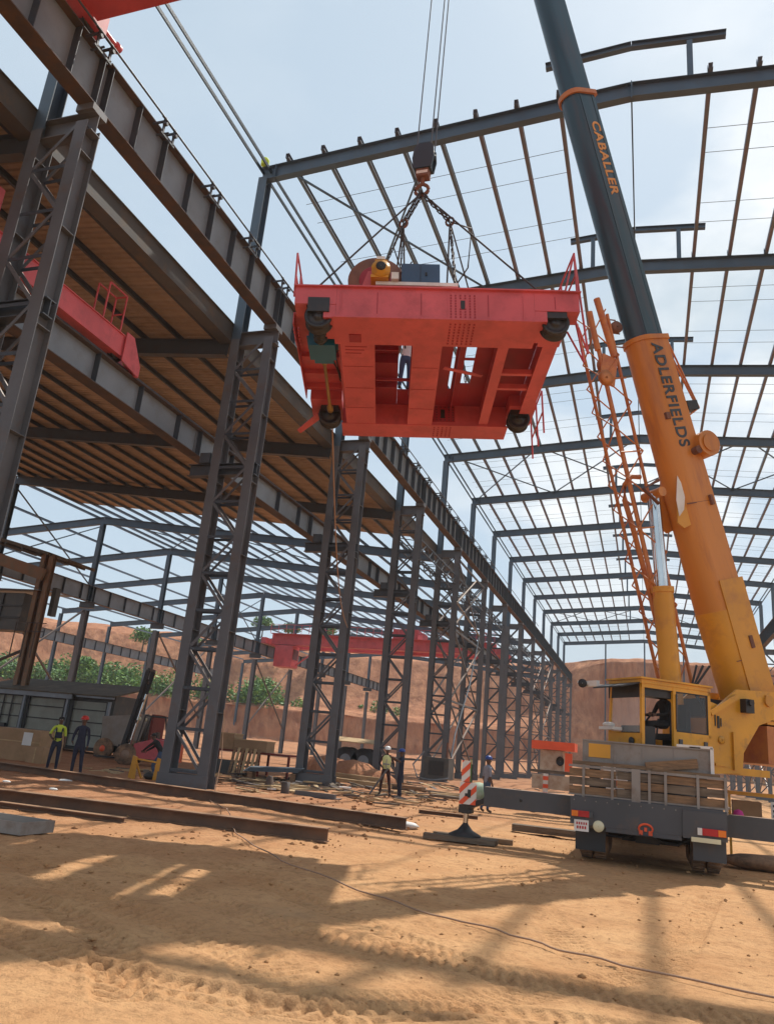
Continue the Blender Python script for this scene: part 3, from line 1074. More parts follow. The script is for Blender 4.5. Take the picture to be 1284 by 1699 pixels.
for k in range(2, 14):
    c = link("column", mc_low, side, (XM, fy(k), 0))
    link("upper_leg", mc_up, c)
    link("bracket", mc_br, c)
for k in range(4, 14):
    link("column", lc_mesh, side, (XL, fy(k), 0))
gg = G()
gg.ibeam((0, 0.02, 0), (0, 9.98, 0), 0.98, 0.44, 0.014, 0.024, (0, 0, 1), 0, 1)
sg_mesh = gg.mesh("crane_girder", [M_WEB, M_FLANGE])
gg = G()
gg.box((0, 0, 0), (0.40, 0.014, 0.925))
ss_mesh = gg.mesh("stiffener", [M_DARK])
gg = G()
gg.ibeam((0, 0.02, 0), (0, 9.98, 0), 1.30, 0.44, 0.014, 0.024, (0, 0, 1), 0, 1)
mg_mesh = gg.mesh("crane_girder", [M_WEB, M_FLANGE])
gg = G()
gg.box((0, 0, 0), (0.40, 0.014, 1.245))
ms_mesh = gg.mesh("stiffener", [M_DARK])
SRAIL = 0.49
for k in range(0, 13):
    gd = link("crane_girder", sg_mesh, side, (-15.0, fy(k), 11.38))
    for s in (0.15, 2.45, 4.5, 6.6, 8.75) if k < 7 else (2.45, 6.6):
        link("stiffener", ss_mesh, gd, (0, s, 0))
    if k < 9:
        link("rail", rail_mesh, gd, (0, 0, SRAIL + 0.015))
for k in range(3, 13):
    gd = link("crane_girder", mg_mesh, side, (XM, fy(k), 11.66))
    for s in (0.5, 2.55, 4.65, 6.8, 8.9):
        link("stiffener", ms_mesh, gd, (0, s, 0))
for k in range(6, 12):
    gd = link("crane_girder", mg_mesh, side, (XL + 0.7, fy(k), 11.66))
    for s in (0.5, 2.55, 4.65, 6.8, 8.9):
        link("stiffener", ms_mesh, gd, (0, s, 0))
# purlins
gg = G()
gg.bx((-0.04, 0, -0.10), (-0.032, 10, 0.10))
gg.bx((-0.04, 0, -0.10), (0.04, 10, -0.093))
gg.bx((-0.04, 0, 0.093), (0.04, 10, 0.10))
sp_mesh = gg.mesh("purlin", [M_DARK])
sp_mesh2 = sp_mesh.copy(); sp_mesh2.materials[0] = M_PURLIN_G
gg = G()
gg.bx((-0.04, 0, -0.10), (0.04, 70, 0.10))
spl_mesh = gg.mesh("purlin", [M_PURLIN_G])
nx_ = 19
for i in range(nx_):
    x = XS - 0.6 - i * (28.2 / (nx_ - 1))
    for k in range(0, 6):
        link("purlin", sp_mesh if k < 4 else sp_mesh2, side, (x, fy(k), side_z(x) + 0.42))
    link("purlin", spl_mesh, side, (x, fy(6), side_z(x) + 0.42))
    if i % 3 == 0:
        x2 = XM - 0.8 - i * (28.0 / (nx_ - 1))
        for k in range(3, 6):
            link("purlin", sp_mesh2, side, (x2, fy(k), side_z(x2) + 0.42))
        link("purlin", spl_mesh, side, (x2, fy(6), side_z(x2) + 0.42))
# roof sheets: ribbed, run down the slope, one object each
gg = G()
L = 29.0
prof = []
W = 1.02
for r in range(4):
    b = -W / 2 + r * W / 4
    prof += [(b, 0.0), (b + 0.10, 0.0), (b + 0.14, 0.045), (b + 0.21, 0.045)]
prof.append((W / 2, 0.0))
vs = []
for px_ in (0, 1):
    for a, h in prof:
        x = XS + 0.15 - L * px_
        vs.append((x, a, side_z(max(XM, min(x, XS))) + 0.53 + h + (0.015 if px_ == 0 else 0)))
n_ = len(prof)
gg.add(vs, [(i, i + 1, n_ + i + 1, n_ + i) for i in range(n_ - 1)], 0)
# underside lip for thickness
gg.add([(v[0], v[1], v[2] - 0.012) for v in vs], [(i, i + 1, n_ + i + 1, n_ + i) for i in range(n_ - 1)], 0)
sheet_mesh = gg.mesh("roof_sheet", [M_SHEET])
y = 2.0
nsheet = 0
while y < 48.8:
    if not (45.1 < y < 45.9):
        o = link("roof_sheet", sheet_mesh, side, (0, y, 0.004 * (nsheet % 3)))
        o.rotation_euler = (0, 0, random.uniform(-0.0006, 0.0006))
    y += 1.0
    nsheet += 1
# eaves gutter on the hall side
gg = G()
gg.bx((-0.5, 0, 0), (0, 9.98, 0.02))
gg.bx((-0.02, 0, 0.02), (0, 9.98, 0.66))
gg.bx((-0.5, 0, 0.02), (-0.48, 9.98, 0.46))
gg.bx((-0.02, 0, 0.66), (0.06, 9.98, 0.68))
gut_mesh = gg.mesh("gutter", [M_GUTTER])
for k in range(0, 6):
    link("gutter", gut_mesh, side, (-14.1, fy(k), 15.22))
# diagonal braces in the M row
for (k, za, zb) in ((4, 10.2, 3.0), (6, 10.2, 3.0), (8, 10.2, 3.0)):
    for (a, b) in ((0.3, 9.7), (9.7, 0.3)):
        gg = G()
        gg.bar((XM, fy(k) + a, za), (XM, fy(k) + b, zb), 0.12, 0.12)
        part("column_brace", gg, M_FLANGE if a < 1 else M_COLUMN, side)
for k in (4, 7):
    for (a, b) in ((0.3, 9.7), (9.7, 0.3)):
        gg = G()
        gg.bar((XM, fy(k) + a, 12.4), (XM, fy(k) + b, 17.3), 0.08, 0.08)
        part("upper_brace", gg, M_RAFTER, side)
for k in (5, 9):
    for (a, b) in ((XM, XM + 9.5), (XM + 9.5, XM), (XM + 9.5, XM + 19), (XM + 19, XM + 9.5)):
        gg = G()
        gg.bar((a, fy(k), side_z(a) + 0.2), (b, fy(k + 1), side_z(b) + 0.2), 0.07, 0.07)
        part("roof_brace", gg, M_RAFTER, side)

# ------------------------------------------------------------------ thin dusty air
gg = G()
gg.bx((-230, -30, -3), (130, 260, 62))
hz = bpy.data.materials.new("haze")
hz.use_nodes = True
hn, hl = hz.node_tree.nodes, hz.node_tree.links
hn.clear()
ho = hn.new("ShaderNodeOutputMaterial")
hv = hn.new("ShaderNodeVolumePrincipled")
hv.inputs["Density"].default_value = 0.00045
hv.inputs["Color"].default_value = (0.92, 0.95, 1.0, 1)
hl.new(hv.outputs[0], ho.inputs["Volume"])
link("haze", gg.mesh("haze", [hz]), None, kind="stuff")

# ================================================================== HOISTED TROLLEY
TA = Vector((0.94802742, 0.31133994, 0.06566167))
TB = Vector((-0.30580979, 0.94943277, -0.07111816))
TC = TA.cross(TB)
TO = Vector((-5.99545828, 11.95873264, 9.59431185))
T_M = Matrix(((TA.x, TB.x, TC.x, TO.x), (TA.y, TB.y, TC.y, TO.y), (TA.z, TB.z, TC.z, TO.z), (0, 0, 0, 1)))
trolley = thing("crane_trolley", "big red crane trolley hanging in the air on chains below the hook", "crane trolley", mtx=T_M)


def tpart(name, g, mats=None, parent=None, **k):
    return part(name, g, mats or M_RED, parent or trolley, **k)


def tbox(name, a, b, mats=None, parent=None, **k):
    g = G(); g.bx(a, b)
    return tpart(name, g, mats, parent, **k)


# near end beam: box with web face, flange lips, stepped ends
g = G()
g.bx((0.36, -0.14, -0.08), (4.20, 0.74, 0.585))
g.bx((0.30, -0.20, 0.585), (4.80, 0.74, 0.615))
g.bx((0.30, -0.17, -0.11), (4.30, 0.76, -0.08))
nb = tpart("near_end_beam", g)
g = G()
g.bx((-0.45, -0.14, 0.20), (0.357, 0.30, 0.585))
g.bx((-0.48, -0.19, 0.585), (0.297, 0.42, 0.612))
g.bx((0.12, -0.13, -0.10), (0.357, 0.60, 0.197))
tpart("wheel_bracket", g)
g = G()
g.bx((4.203, -0.14, 0.16), (5.08, 0.30, 0.583))
g.bx((4.803, -0.19, 0.585), (5.12, 0.42, 0.612))
g.bx((4.203, -0.13, -0.08), (4.44, 0.60, 0.157))
tpart("wheel_bracket", g)
for a in (0.44, 3.98):
    tbox("rib_plate", (a, -0.156, -0.075), (a + 0.02, -0.142, 0.497))
# splice plate with rows of bolt heads and a slot
tbox("splice_plate", (2.52, -0.152, -0.07), (3.10, -0.142, 0.49), parent=nb)
g = G()
for i in range(6):
    for j in range(9):
        if i in (2, 3) and 4 <= j <= 6:
            continue
        g.box((2.58 + i * 0.092, -0.160, -0.04 + j * 0.062), (0.028, 0.014, 0.028))
for i in range(6):
    for j in range(8):
        g.box((2.58 + i * 0.092, -0.02 + j * 0.095, -0.118), (0.030, 0.030, 0.016))
tpart("bolt_heads", g, M_REDDK, nb, kind="stuff")
g = G(); g.box((2.81, -0.156, 0.24), (0.085, 0.012, 0.20))
tpart("slot", g, M_SIGNBLACK, nb)
# far end beam
g = G()
g.bx((0.30, 4.22, -0.08), (4.30, 4.84, 0.50))
g.bx((0.28, 4.20, -0.11), (4.34, 4.88, -0.08))
fb = tpart("far_end_beam", g)
g = G()
for i in range(5):
    for j in range(5):
        g.box((2.55 + i * 0.10, 4.30 + j * 0.11, -0.118), (0.03, 0.03, 0.016))
tpart("bolt_heads", g, M_REDDK, fb, kind="stuff")
g = G()
g.bx((-0.45, 3.55, 0.18), (0.297, 4.60, 0.50))
tpart("wheel_bracket", g)
g = G()
g.bx((4.303, 3.62, 0.16), (4.95, 4.60, 0.50))
tpart("wheel_bracket", g)
# longitudinal girders
for nm, a0, a1, b0, b1, z0 in (("side_girder", 0.40, 1.11, 0.763, 4.197, -0.10), ("middle_girder", 1.88, 2.48, 0.763, 4.197, -0.10),
                               ("stringer", 3.62, 3.84, 0.763, 4.197, -0.06), ("outer_girder", 4.52, 4.82, 0.763, 3.60, -0.06)):
    g = G()
    g.bx((a0, b0, z0), (a1, b1, z0 + 0.025))
    g.bx((a0 + 0.05, b0, z0 + 0.028), (a0 + 0.07, b1, 0.48))
    g.bx((a1 - 0.07, b0, z0 + 0.028), (a1 - 0.05, b1, 0.48))
    tpart(nm, g)
g = G(); g.bx((4.40, 0.30, -0.06), (4.85, 0.76, 0.155)); tpart("corner_plate", g)
# deck above the girders, with openings
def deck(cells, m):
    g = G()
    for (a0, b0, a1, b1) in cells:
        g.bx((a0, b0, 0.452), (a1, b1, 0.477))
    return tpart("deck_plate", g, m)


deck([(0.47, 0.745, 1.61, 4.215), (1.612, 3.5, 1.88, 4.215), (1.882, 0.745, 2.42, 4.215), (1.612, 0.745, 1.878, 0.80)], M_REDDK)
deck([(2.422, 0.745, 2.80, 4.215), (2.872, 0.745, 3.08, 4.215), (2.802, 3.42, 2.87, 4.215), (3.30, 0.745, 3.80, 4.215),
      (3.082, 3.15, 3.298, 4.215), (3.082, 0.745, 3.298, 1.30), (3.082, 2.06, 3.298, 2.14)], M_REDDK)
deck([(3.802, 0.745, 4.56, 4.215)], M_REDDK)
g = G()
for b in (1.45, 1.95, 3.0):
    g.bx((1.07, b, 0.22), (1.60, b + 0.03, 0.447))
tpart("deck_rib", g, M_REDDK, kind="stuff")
g = G(); g.bx((2.92, 0.80, 0.28), (2.94, 4.19, 0.448)); tpart("web_plate", g, M_REDDK)
g = G(); g.bar((2.62, 2.15, 0.25), (3.5, 2.45, 0.25), 0.10, 0.02); tpart("diagonal_plate", g)
g = G(); g.bx((2.44, 4.212, 0.0), (3.05, 4.217, 0.44)); tpart("splice_plate", g, M_REDDK)
g = G(); g.bx((2.70, 4.205, 0.10), (2.80, 4.211, 0.34)); tpart("slot", g, M_SIGNBLACK)
g = G()
for i in range(6):
    for j in range(6):
        if i in (2, 3) and 1 < j < 5:
            continue
        g.box((2.50 + i * 0.10, 4.208, 0.05 + j * 0.07), (0.025, 0.01, 0.025))
tpart("bolt_heads", g, M_SIGNBLACK, kind="stuff")
for b in (1.88, 2.50):
    tbox("cross_bar", (3.845, b, -0.02), (4.517, b + 0.09, 0.10))
g = G()
g.bx((-0.55, 0.50, 0.42), (0.38, 3.54, 0.445))
g.bx((-0.55, 0.50, 0.18), (-0.53, 3.54, 0.417))
g.bx((0.36, 0.62, -0.05), (0.385, 3.54, 0.417))
for b in (1.9, 2.6, 3.2):
    g.bx((-0.52, b, 0.30), (0.35, b + 0.02, 0.417))
tpart("drive_walkway", g, M_RED)
# grate of small bolts on the walkway edge
g = G()
for j in range(6):
    for i in range(2):
        g.bx((-0.545 + i * 0.09, 0.6 + j * 0.10, 0.10), (-0.525 + i * 0.09, 0.65 + j * 0.10, 0.175))
tpart("bolt_heads", g, M_RED, kind="stuff")


def bogie(a, b, s):
    g = G()
    g.lathe((a, b - 0.13, -0.03), [(0.01, -0.04), (0.09, -0.04), (0.09, 0.0), (0.20, 0.005), (0.215, -0.02), (0.27, -0.02), (0.27, 0.03), (0.235, 0.04), (0.235, 0.20), (0.27, 0.205), (0.27, 0.25), (0.02, 0.25)], (0, 1, 0), 28)
    w = tpart("trolley_wheel", g, M_BLACK)
    g = G()
    g.bx((a - 0.21, b - 0.22, 0.02), (a + 0.21, b - 0.155, 0.34))
    g.bx((a - 0.24, b - 0.15, 0.18), (a + 0.24, b + 0.20, 0.36))
    g.bx((a - 0.21, b + 0.14, 0.02), (a + 0.21, b + 0.19, 0.178))
    tpart("axle_box", g, M_BLACK, w)


bogie(0.02, 0.06, 1)
bogie(0.0, 4.05, 1)
bogie(4.62, 0.10, -1)
bogie(4.56, 4.02, -1)
# drive: coupling, blue gearbox, long shaft
g = G()
g.lathe((0.02, 0.36, -0.10), [(0.01, 0), (0.13, 0), (0.13, 0.07), (0.09, 0.08), (0.09, 0.16), (0.14, 0.17), (0.14, 0.24), (0.08, 0.25), (0.08, 0.36), (0.01, 0.36)], (0, 1, 0), 18)
tpart("coupling", g, M_BLACK)
g = G()
g.bx((-0.24, 0.74, -0.16), (0.30, 1.30, 0.24))
g.bx((-0.16, 1.303, -0.12), (0.24, 1.50, 0.16))
g.bx((-0.29, 0.80, 0.06), (0.345, 1.24, 0.10))
tpart("gearbox", g, M_BLUE)
g = G()
g.lathe((0.03, 1.50, -0.04), [(0.01, 0), (0.07, 0), (0.07, 0.10), (0.036, 0.12), (0.036, 2.0), (0.075, 2.02), (0.075, 2.2), (0.01, 2.2)], (0, 1, 0), 14)
tpart("drive_shaft", g, M_BRASS)
# upper deck, drum, winch motor, cabinet
g = G()
for a in (1.15, 2.45):
    for b in (0.2, 1.6):
        g.bx((a, b, 0.537), (a + 0.10, b + 0.10, 0.87))
g.bx((1.10, 0.10, 0.873), (2.75, 1.75, 0.95))
tpart("upper_deck", g, M_WHITE)
g = G()
g.lathe((1.10, 0.55, 1.32), [(0.10, 0), (0.57, 0), (0.59, 0.02), (0.59, 0.06), (0.42, 0.07), (0.42, 2.3), (0.59, 2.31), (0.59, 2.37), (0.10, 2.37)], (0, 1, 0), 36)
dr = tpart("rope_drum", g, M_RUST)
g = G()
g.lathe((1.10, 0.545, 1.32), [(0.01, -0.03), (0.33, -0.03), (0.36, 0.0)], (0, 1, 0), 28)
tpart("drum_hub", g, M_REDDK, dr)
for b in (0.30, 3.0):
    g = G()
    g.poly([(0.70, b, 0.537), (1.50, b, 0.537), (1.27, b, 1.33), (0.93, b, 1.33)], (0, 1, 0), 0.05)
    tpart("drum_bearing_stand", g)
g = G()
g.bx((1.0, -0.02, 0.96), (1.36, 0.26, 1.02))
g.lathe((1.20, -0.10, 1.16), [(0.01, 0), (0.13, 0), (0.13, 0.03), (0.19, 0.04), (0.19, 0.30), (0.01, 0.30)], (0, 1, 0), 18)
g.bx((1.08, 0.0, 1.35), (1.32, 0.2, 1.40))
m = tpart("brake_motor", g, M_YELLOW)
g = G(); g.lathe((1.20, -0.125, 1.16), [(0.005, 0), (0.10, 0), (0.10, 0.022)], (0, 1, 0), 16)
tpart("fan_cover", g, M_SIGNBLACK, m)
g = G(); g.bx((1.11, -0.02, 1.402), (1.28, 0.14, 1.47)); tpart("terminal_box", g, M_WHITE, m)
g = G(); g.bx((1.41, 0.02, 0.96), (1.56, 0.16, 1.12)); tpart("nameplate_box", g, M_WHITE, m)
g = G(); g.bx((1.62, 0.30, 0.98), (2.40, 0.95, 1.56)); cb = tpart("control_cabinet", g, M_CABBLUE)
g = G()
g.bx((2.00, 0.292, 1.0), (2.01, 0.298, 1.53)); g.bx((2.10, 0.28, 1.26), (2.14, 0.297, 1.34))
tpart("door_seam", g, M_SIGNBLACK, cb)
g = G()
for i in range(5):
    g.lathe((-0.35 + i * 0.17, 0.5 + 0.1 * (i % 2), 0.62), [(0.02, 0), (0.10, 0), (0.10, 0.10), (0.02, 0.10)], (0, 1, 0.2), 12)
g.path([(-0.35, 0.3, 0.66), (0.0, 0.25, 0.74), (0.3, 0.4, 0.70), (0.5, 0.6, 0.66)], 0.02, 6)
tpart("cable_fittings", g, M_BLACK)


def rail_panel(a0, b0, a1, b1, n, z=0.537, h=1.05, nm="handrail", sp=None):
    g = G()
    for i in range(n):
        t = i / (n - 1)
        a, b = a0 + (a1 - a0) * t, b0 + (b1 - b0) * t
        g.tube((a, b, z), (a, b, z + h), 0.022, 6)
    for zz in (h, h * 0.5):
        g.tube((a0, b0, z + zz), (a1, b1, z + zz), 0.020, 6)
    return tpart(nm, g)


rail_panel(-0.50, 0.1, -0.50, 1.5, 3)
rail_panel(5.06, -0.10, 4.98, 1.9, 3)
g = G()
for p, q in (((4.80, -0.1, 0.537), (5.06, -0.1, 1.58)), ((5.30, 0.3, -0.5), (5.06, -0.1, 1.50)), ((5.06, 0.0, -0.1), (5.3, 0.3, -0.5)),
             ((5.12, 0.4, 0.45), (5.24, 0.42, -0.62)), ((5.24, 0.42, -0.62), (5.0, 0.6, 0.2))):
    g.tube(p, q, 0.022, 6)
tpart("ladder_frame", g)
rail_panel(5.02, 3.3, 5.02, 4.7, 3, -0.7, 1.1)
g = G()
g.bx((0.60, 0.40, -0.128), (0.84, 0.66, -0.112)); tpart("stain_plate", g, M_REDDK)
g = G()
g.bx((3.9, 0.42, -0.10), (4.2, 0.62, -0.085)); tpart("stain_plate", g, M_REDDK)
g = G(); g.poly([(-0.30, 3.9, -0.02), (-0.85, 4.6, -0.12), (-0.78, 4.75, -0.12), (-0.20, 4.1, -0.02)], (0, 0, 1), 0.03)
tpart("rail_sweep_plate", g)

for nm, b0 in (("near", -0.156), ):
    for a in (1.15, 2.0, 3.3, 4.6):
        tbox("weld_seam", (a, -0.150, 0.0 if a < 4.2 else 0.2), (a + 0.012, -0.141, 0.49), M_REDDK)
for (a0, a1, b, z) in ((1.115, 1.875, 2.6, -0.02),):
    tbox("tie_bar", (a0, b, z + 0.2), (a1, b + 0.05, z + 0.26), M_REDDK)
for a in (0.62, 2.1):
    for b in (1.6, 2.5, 3.4):
        tbox("weld_seam", (a - 0.18 if a < 1 else a - 0.2, b, -0.106), (a + 0.45 if a < 1 else a + 0.35, b + 0.014, -0.1005), M_REDDK)
for k in range(3):
    g = G(); g.path([(0.2 + 0.2 * k, 0.78, 0.3), (0.1 + 0.15 * k, 1.1, 0.12 - 0.05 * k), (0.05 + 0.1 * k, 1.6, 0.2), (0.3, 2.2 + 0.2 * k, 0.15), (0.36, 3.0, 0.3)], 0.014, 5)
    tpart("cable", g, M_BLACK)
g = G()
for j, b in enumerate((0.86, 0.98, 1.10)):
    g.bx((0.50, b - 0.02, -0.1045), (0.95 - 0.06 * j, b + 0.01, -0.1008))
tpart("oil_stain_patch", g, M_REDDK, kind="stuff")
# ---- hook block on its ropes, hanging from the boom head
TIP = Vector((-5.0, 14.7, 32.52))
HK = Vector((-4.98, 14.52, 0))
hook = thing("hook_block", "blue black hook block with steel ropes above the red trolley", "crane hook", (HK.x, HK.y, 15.0))
g = G()
g.poly([(-0.22, -0.13, 0.05), (0.22, -0.13, 0.05), (0.27, -0.13, 0.35), (0.24, -0.13, 0.66), (0.12, -0.13, 0.78), (-0.12, -0.13, 0.78), (-0.24, -0.13, 0.66), (-0.27, -0.13, 0.35)], (0, 1, 0), 0.04)
g.poly([(-0.22, 0.13, 0.05), (0.22, 0.13, 0.05), (0.27, 0.13, 0.35), (0.24, 0.13, 0.66), (0.12, 0.13, 0.78), (-0.12, 0.13, 0.78), (-0.24, 0.13, 0.66), (-0.27, 0.13, 0.35)], (0, 1, 0), 0.04)
g.bx((-0.20, -0.11, 0.05), (0.20, 0.11, 0.40))
part("cheek_plate", g, mat("hook_block_slate", (0.022, 0.045, 0.065), 0.4), hook)
for y in (-0.06, 0.06):
    g = G(); g.lathe((0, y - 0.03, 0.50), [(0.02, 0), (0.25, 0), (0.21, 0.03), (0.25, 0.06), (0.02, 0.06)], (0, 1, 0), 22)
    part("sheave", g, M_BLACK, hook)
g = G()
g.bx((-0.15, -0.12, -0.16), (0.15, 0.12, 0.045))
part("swivel_housing", g, M_RUST, hook)
g = G(); g.bx((-0.14, -0.126, -0.10), (0.14, -0.122, -0.02)); part("pale_band", g, M_WHITE, hook)
g = G()
pts = [(0, 0, -0.16), (0, 0, -0.34)]
part("hook_shank", G().path(pts, 0.055, 8), M_RUST, hook)
for sgn in (1, -1):
    pts = [(0, 0, -0.32)] + [(sgn * 0.14 * math.sin(t) * 1.15, 0, -0.50 + 0.15 * math.cos(t)) for t in np.linspace(0.4, 2.9, 8)]
    pts.append((sgn * 0.02, 0, -0.60))
    part("hook_prong", G().path(pts, 0.045, 8), M_RUST, hook)
for dx, dy in ((-0.20, -0.06), (0.15, -0.06), (0.22, 0.06), (-0.16, 0.06)):
    g = G()
    a = Vector((dx, dy, 0.55))
    b = Vector((TIP.x - HK.x + dx * 1.1, TIP.y - HK.y + dy, TIP.z - 15.0))
    if dx == -0.16:
        continue
    g.tube(a, b, 0.016, 6)
    part("wire_rope", g, M_ROPE, hook)


def chain_links(g, p, q, pitch=0.13, r=0.020, w=0.045):
    p, q = Vector(p), Vector(q)
    L = (q - p).length
    n = max(2, int(L / pitch))
    t = (q - p).normalized()
    s1 = t.cross(Vector((0, 1, 0.01))).normalized()
    s2 = t.cross(s1)
    for i in range(n):
        c = p + (q - p) * ((i + 0.5) / n)
        s = s1 if i % 2 else s2
        for k in (-1, 1):
            g.tube(c - t * pitch * 0.52 + s * w * k * 0.5, c + t * pitch * 0.52 + s * w * k * 0.5, r, 5)
        g.tube(c - t * pitch * 0.52 - s * w * 0.5, c - t * pitch * 0.52 + s * w * 0.5, r, 5)
        g.tube(c + t * pitch * 0.52 - s * w * 0.5, c + t * pitch * 0.52 + s * w * 0.5, r, 5)
    return g


def tw(a, b, c):
    return T_M @ Vector((a, b, c))


HB = Vector((HK.x, HK.y, 14.42))
for side_, lab in ((0, "left leg of the chain sling between the hook and the rusty drum"), (1, "right leg of the chain sling between the hook and the blue cabinet")):
    sl = thing("chain_sling", lab, "chain sling", tuple(HB), group="lifting chains under the hook")
    mid = tw(1.66, 1.6, 3.75) if side_ == 0 else tw(2.72, 1.5, 3.75)
    for off in (-0.06, 0.06):
        part("chain", chain_links(G(), (0, off, 0), mid - HB + Vector((0, off, 0)), 0.13, 0.017, 0.045), M_CHAIN, sl)
    g = G()
    c = mid - HB
    g.path([c + Vector((0.09 * math.cos(t), 0, 0.11 * math.sin(t))) for t in np.linspace(0, 2 * PI, 13)], 0.028, 6)
    part("shackle", g, M_RUST, sl)
    ends = [(0.95, 0.35, 0.54), (1.75, 1.85, 0.54), (1.5, 3.0, 0.54), (1.1, 4.4, 0.5)] if side_ == 0 else \
           [(2.75, 0.35, 0.54), (2.6, 1.85, 0.54), (3.4, 4.4, 0.5), (3.9, 3.2, 0.5)]
    for j, e in enumerate(ends):
        q = tw(*e) - HB
        if j % 2 == 0:
            part("chain", chain_links(G(), c, q, 0.13, 0.013, 0.038), M_CHAIN, sl)
        else:
            part("wire_rope", G().tube(c, q, 0.020, 6), M_CHAIN, sl)
    g = G(); g.path([c, c + Vector((0.55, -0.1, -0.35)), c + Vector((0.50, 0.0, -1.3)), c + Vector((0.2, 0.1, -1.7))] if side_ else
                    [c, c + Vector((-0.15, -0.1, -0.7)), c + Vector((0.1, 0.0, -1.4)), c + Vector((0.25, 0.1, -1.0))], 0.018, 6)
    part("loose_rope", g, M_CHAIN, sl)
for a_, lab in ((-0.35, "thin taut sling wire from the hook to the left end of the red trolley"), (4.75, "thin taut sling wire from the hook to the right end of the red trolley")):
    single("sling_wire", G().tube(HB, tw(a_, 0.25, 0.54), 0.022, 6), M_CHAIN, lab, "sling wire")
# thin tag rope from the trolley to the third column
pA, pB = tw(0.05, 4.1, -0.1), Vector((-12.3, 31.3, 6.6))
pts = [pA.lerp(pB, t) + Vector((0, 0, -3.0 * math.sin(PI * t) * 0.35)) for t in np.linspace(0, 1, 18)]
single("tag_rope", G().path(pts, 0.020, 5), M_ROPERED, "thin brown tag rope hanging from the red trolley towards the third column", "rope")

# ================================================================== BRIDGE CRANES (red)
# 1: on the main hall girders, only its end shows at the top left
br = thing("bridge_crane", "red bridge crane overhead at the top left edge, on the main hall girders", "bridge crane")
part("end_carriage", G().bx((XI - 0.22, 5.2, 17.55), (XI + 0.22, 11.3, 18.15)), M_RED, br)
part("end_carriage", G().bx((XRI - 0.22, 5.2, 17.55), (XRI + 0.22, 11.3, 18.15)), M_RED, br)
for y0 in (9.75, 5.6):
    g = G()
    g.bx((XI + 0.23, y0 + 0.08, 17.72), (XRI - 0.23, y0 + 1.12, 19.3))
    g.bx((XI + 0.23, y0, 17.68), (XRI - 0.23, y0 + 1.2, 17.717))
    part("box_girder", g, M_RED, br)
for x in (XI, XRI):
    for y in (5.6, 6.9, 9.6, 10.9):
        g = G(); g.lathe((x - 0.07, y, 17.66), [(0.02, 0), (0.28, 0), (0.24, 0.03), (0.24, 0.11), (0.28, 0.14), (0.02, 0.14)], (1, 0, 0), 20)
        part("wheel", g, M_BLACK, br)
g = G()
g.tube((XI + 0.1, 11.3, 17.85), (XI + 0.1, 11.75, 17.85), 0.07, 10); g.lathe((XI + 0.1, 11.75, 17.85), [(0.01, 0), (0.12, 0), (0.12, 0.16), (0.01, 0.16)], (0, 1, 0), 14)
part("buffer", g, M_RED, br)
# 2: on the side hall girders near the first column
b2 = thing("bridge_crane", "red bridge crane end carriage behind the first column, on the side hall girder", "bridge crane")
g = G()
g.bx((-15.24, 8.6, 12.16), (-14.76, 17.2, 12.80))
g.bx((-15.28, 8.5, 12.80), (-14.72, 17.3, 12.83))
part("end_carriage", g, M_RED, b2)
g = G()
g.poly([(-14.70, 16.9, 12.0), (-14.70, 17.75, 11.85), (-14.70, 17.75, 12.2), (-14.70, 17.25, 12.95), (-14.70, 16.9, 12.95)], (1, 0, 0), 0.04)
g.poly([(-15.30, 16.9, 12.0), (-15.30, 17.75, 11.85), (-15.30, 17.75, 12.2), (-15.30, 17.25, 12.95), (-15.30, 16.9, 12.95)], (1, 0, 0), 0.04)
g.bx((-15.30, 17.62, 11.85), (-14.70, 17.74, 12.25))
part("end_stop", g, M_RED, b2)
for y in (10.2, 16.9):
    g = G(); g.lathe((-15.07, y, 12.25), [(0.02, 0), (0.25, 0), (0.21, 0.03), (0.21, 0.11), (0.25, 0.14), (0.02, 0.14)], (1, 0, 0), 20)
    part("wheel", g, M_BLACK, b2)
for y0 in (8.9, 11.0):
    g = G(); g.bx((-42.9, y0, 12.84), (-14.9, y0 + 0.9, 14.0)); part("box_girder", g, M_RED, b2)
g = G()
for y in (15.9, 16.7):
    for x in (-15.2, -14.8):
        g.bar((x, y, 12.83), (x, y, 14.05), 0.04, 0.04)
g.bar((-15.2, 15.9, 14.05), (-15.2, 16.7, 14.05), 0.04, 0.04); g.bar((-14.8, 15.9, 14.05), (-14.8, 16.7, 14.05), 0.04, 0.04)
g.bar((-15.2, 16.7, 14.05), (-14.8, 16.7, 14.05), 0.04, 0.04); g.bar((-15.2, 16.7, 13.45), (-14.8, 16.7, 13.45), 0.04, 0.04)
part("handrail", g, M_RED, b2)
part("box_girder", G().bx((-42.9, 3.0, 12.84), (-14.9, 3.9, 14.0)), M_RED, b2)
# 3: far across the side hall
b3 = thing("bridge_crane", "red bridge crane spanning the side hall far behind the laced columns", "bridge crane")
for y0 in (84.2, 88.0):
    g = G()
    g.bx((-42.6, y0, 12.55), (-15.6, y0 + 0.9, 13.75))
    g.bx((-42.6, y0 - 0.06, 12.50), (-15.6, y0 + 0.96, 12.547))
    g.bx((-42.6, y0 - 0.06, 13.753), (-15.6, y0 + 0.96, 13.79))
    part("box_girder", g, M_RED, b3)
for x in (-43.2, -15.0):
    g = G(); g.bx((x - 0.3, 83.2, 12.45), (x + 0.3, 89.8, 13.15)); part("end_carriage", g, M_RED, b3)
g = G()
for i in range(28):
    x = -42.6 + i
    g.bar((x, 83.6, 13.8), (x, 83.6, 14.8), 0.05, 0.05)
g.bar((-42.6, 83.6, 14.8), (-15.6, 83.6, 14.8), 0.05, 0.05); g.bar((-42.6, 83.6, 14.3), (-15.6, 83.6, 14.3), 0.04, 0.04)
